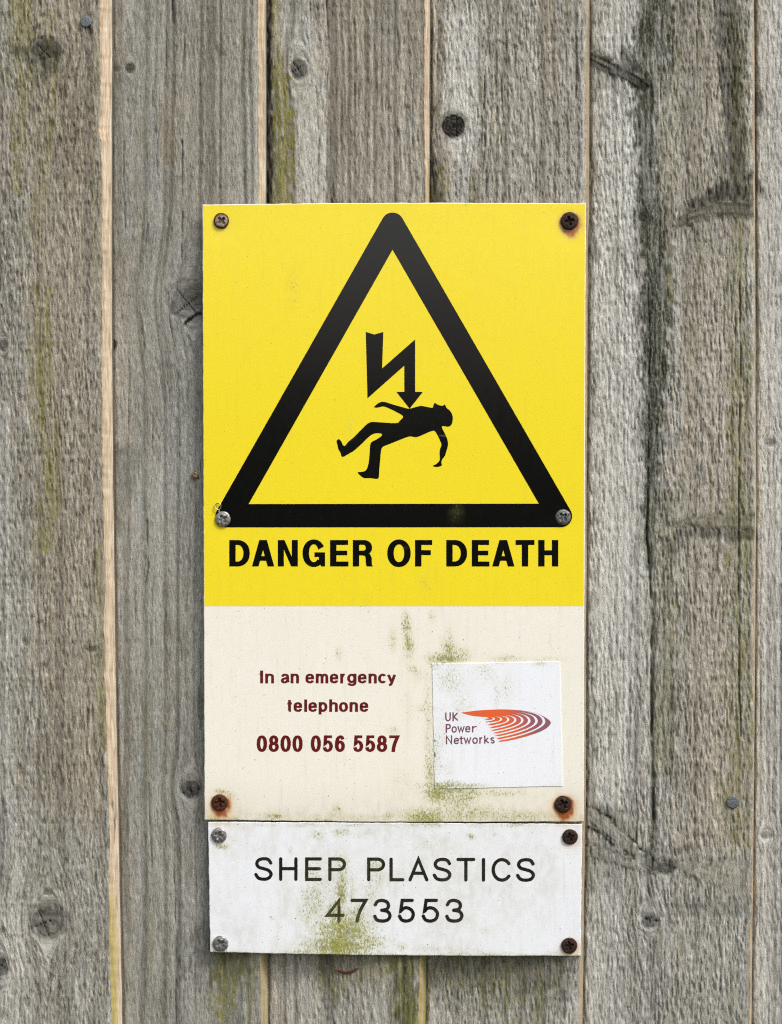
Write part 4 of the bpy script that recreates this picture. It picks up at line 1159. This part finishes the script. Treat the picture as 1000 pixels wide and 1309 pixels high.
line('Networks', [(66, 118), (132, 174), (178, 210), (212, 276), (284, 330), (342, 372), (382, 424), (432, 470)], 951.6, 11.4)
p.build('brand_lettering', M_PLUM, sticker, 1.02, 30)

# ---- screws of the sign
wz = lambda x, y: float(warp(np.array([x]), np.array([y]))[0])
screw(283, 282, 10.0, .75, sign, [M_WORN, M_RIM], wz(283, 282), 'worn screw with a rust-brown rim', 3)
screw(728.2, 282.2, 11.4, .2, sign, [M_RUST2], wz(728, 282), 'dark rusted screw in the yellow panel', 5)
s3 = screw(285, 663.5, 10.1, .55, sign, [M_ZINC], wz(285, 663), 'bright zinc screw with a curled metal burr')
screw(720.2, 661, 10.1, -.85, sign, [M_ZINCB], wz(720, 661), 'grey zinc screw on the triangle corner', 1)
screw(280.8, 1026, 10.6, .1, sign, [M_RUST], wz(281, 1026), 'orange-brown rusted screw', 7)
screw(720.2, 1028, 10.9, .45, sign, [M_RUST2], wz(720, 1028), 'dark rusted screw ringed by orange rust', 9)
b_ = np.linspace(-1.1, 4.4, 26)
bp = np.stack([278.9 + 3.6 * np.cos(b_) * (1 + .05 * b_), 647.5 - 4.3 * np.sin(b_), 2.2 + .5 * np.sin(b_ * 2)], -1)
bp = np.vstack([bp[::-1], [[281.0, 651.8, 2.4], [280.6, 654.6, 2.6]]])
bp = np.vstack([[[280.2, 655.5, 2.3]], [[279.9, 652.0, 2.4]], bp[np.argsort(-b_)][::-1][:26]])
v, q = tube(bp, np.full(len(bp), .75), 8)
mesh_obj('metal_burr', W(v[:, 0], v[:, 1], v[:, 2]), q, [M_BURR], s3, None, {'grain': v})

# ------------------------------------------------------------------ the engraved name plate below
name_plate = root('name_plate', 506, 1222, -5, 'white engraved name plate reading SHEP PLASTICS 473553, below the danger sign', 'name plate')
sheet('plate', [(266, 1050.6), (744.6, 1053.4), (742.4, 1222.0), (268.8, 1217.2)], 4.2, 2.6, M_WHITE, name_plate, .4, (0, 1.8), M_DARKEDGE, .7)
p = Print()
q1 = lambda v: 250 + v / 3.846
q2 = lambda v: 500 + v / 3.846
for ch, a, b in [('S', q1(289), q1(382)), ('H', q1(411), q1(502)), ('E', q1(539), q1(622)), ('P', q1(653), q1(741)), ('P', q1(844), q1(933)), ('L', q1(954), q2(66)),
                 ('A', q2(86), q2(184)), ('S', q2(205), q2(300)), ('T', q2(322), q2(415)), ('I', q2(447), q2(461)), ('C', q2(495), q2(597)), ('S', q2(615), q2(711))]:
    put_stroke(p, ch, a, b, 1126.2 + (a - 330) * .0035, 30.4, 4.2, 'round')
for ch, a, b in [('4', q1(641), q1(734)), ('7', q1(762), q1(846)), ('3', q1(874), q1(965)), ('5', q2(34), q2(118)), ('5', q2(151), q2(237)), ('3', q2(267), q2(357))]:
    put_stroke(p, ch, a, b, 1179.6, 30.6, 4.2, 'round')
p.build('engraved_lettering', M_ENGR, name_plate, .50, 14)
screw(280, 1068, 10.0, -.35, name_plate, [M_ZINC], .4 + wz(280, 1068), 'dull grey zinc screw', 0)
screw(729, 1070, 10.0, .3, name_plate, [M_RUST2], .4 + wz(729, 1070), 'dark rusted screw', 11)
screw(282, 1206.5, 10.1, .6, name_plate, [M_ZINC], .4 + wz(282, 1206), 'dull grey zinc screw', 0)
screw(728, 1209, 10.2, .15, name_plate, [M_RUST2], .4 + wz(728, 1209), 'dark rusted screw with a faint rust halo', 13)

for o in list(bpy.data.objects):
    if '_b' in o:
        del o['_b']
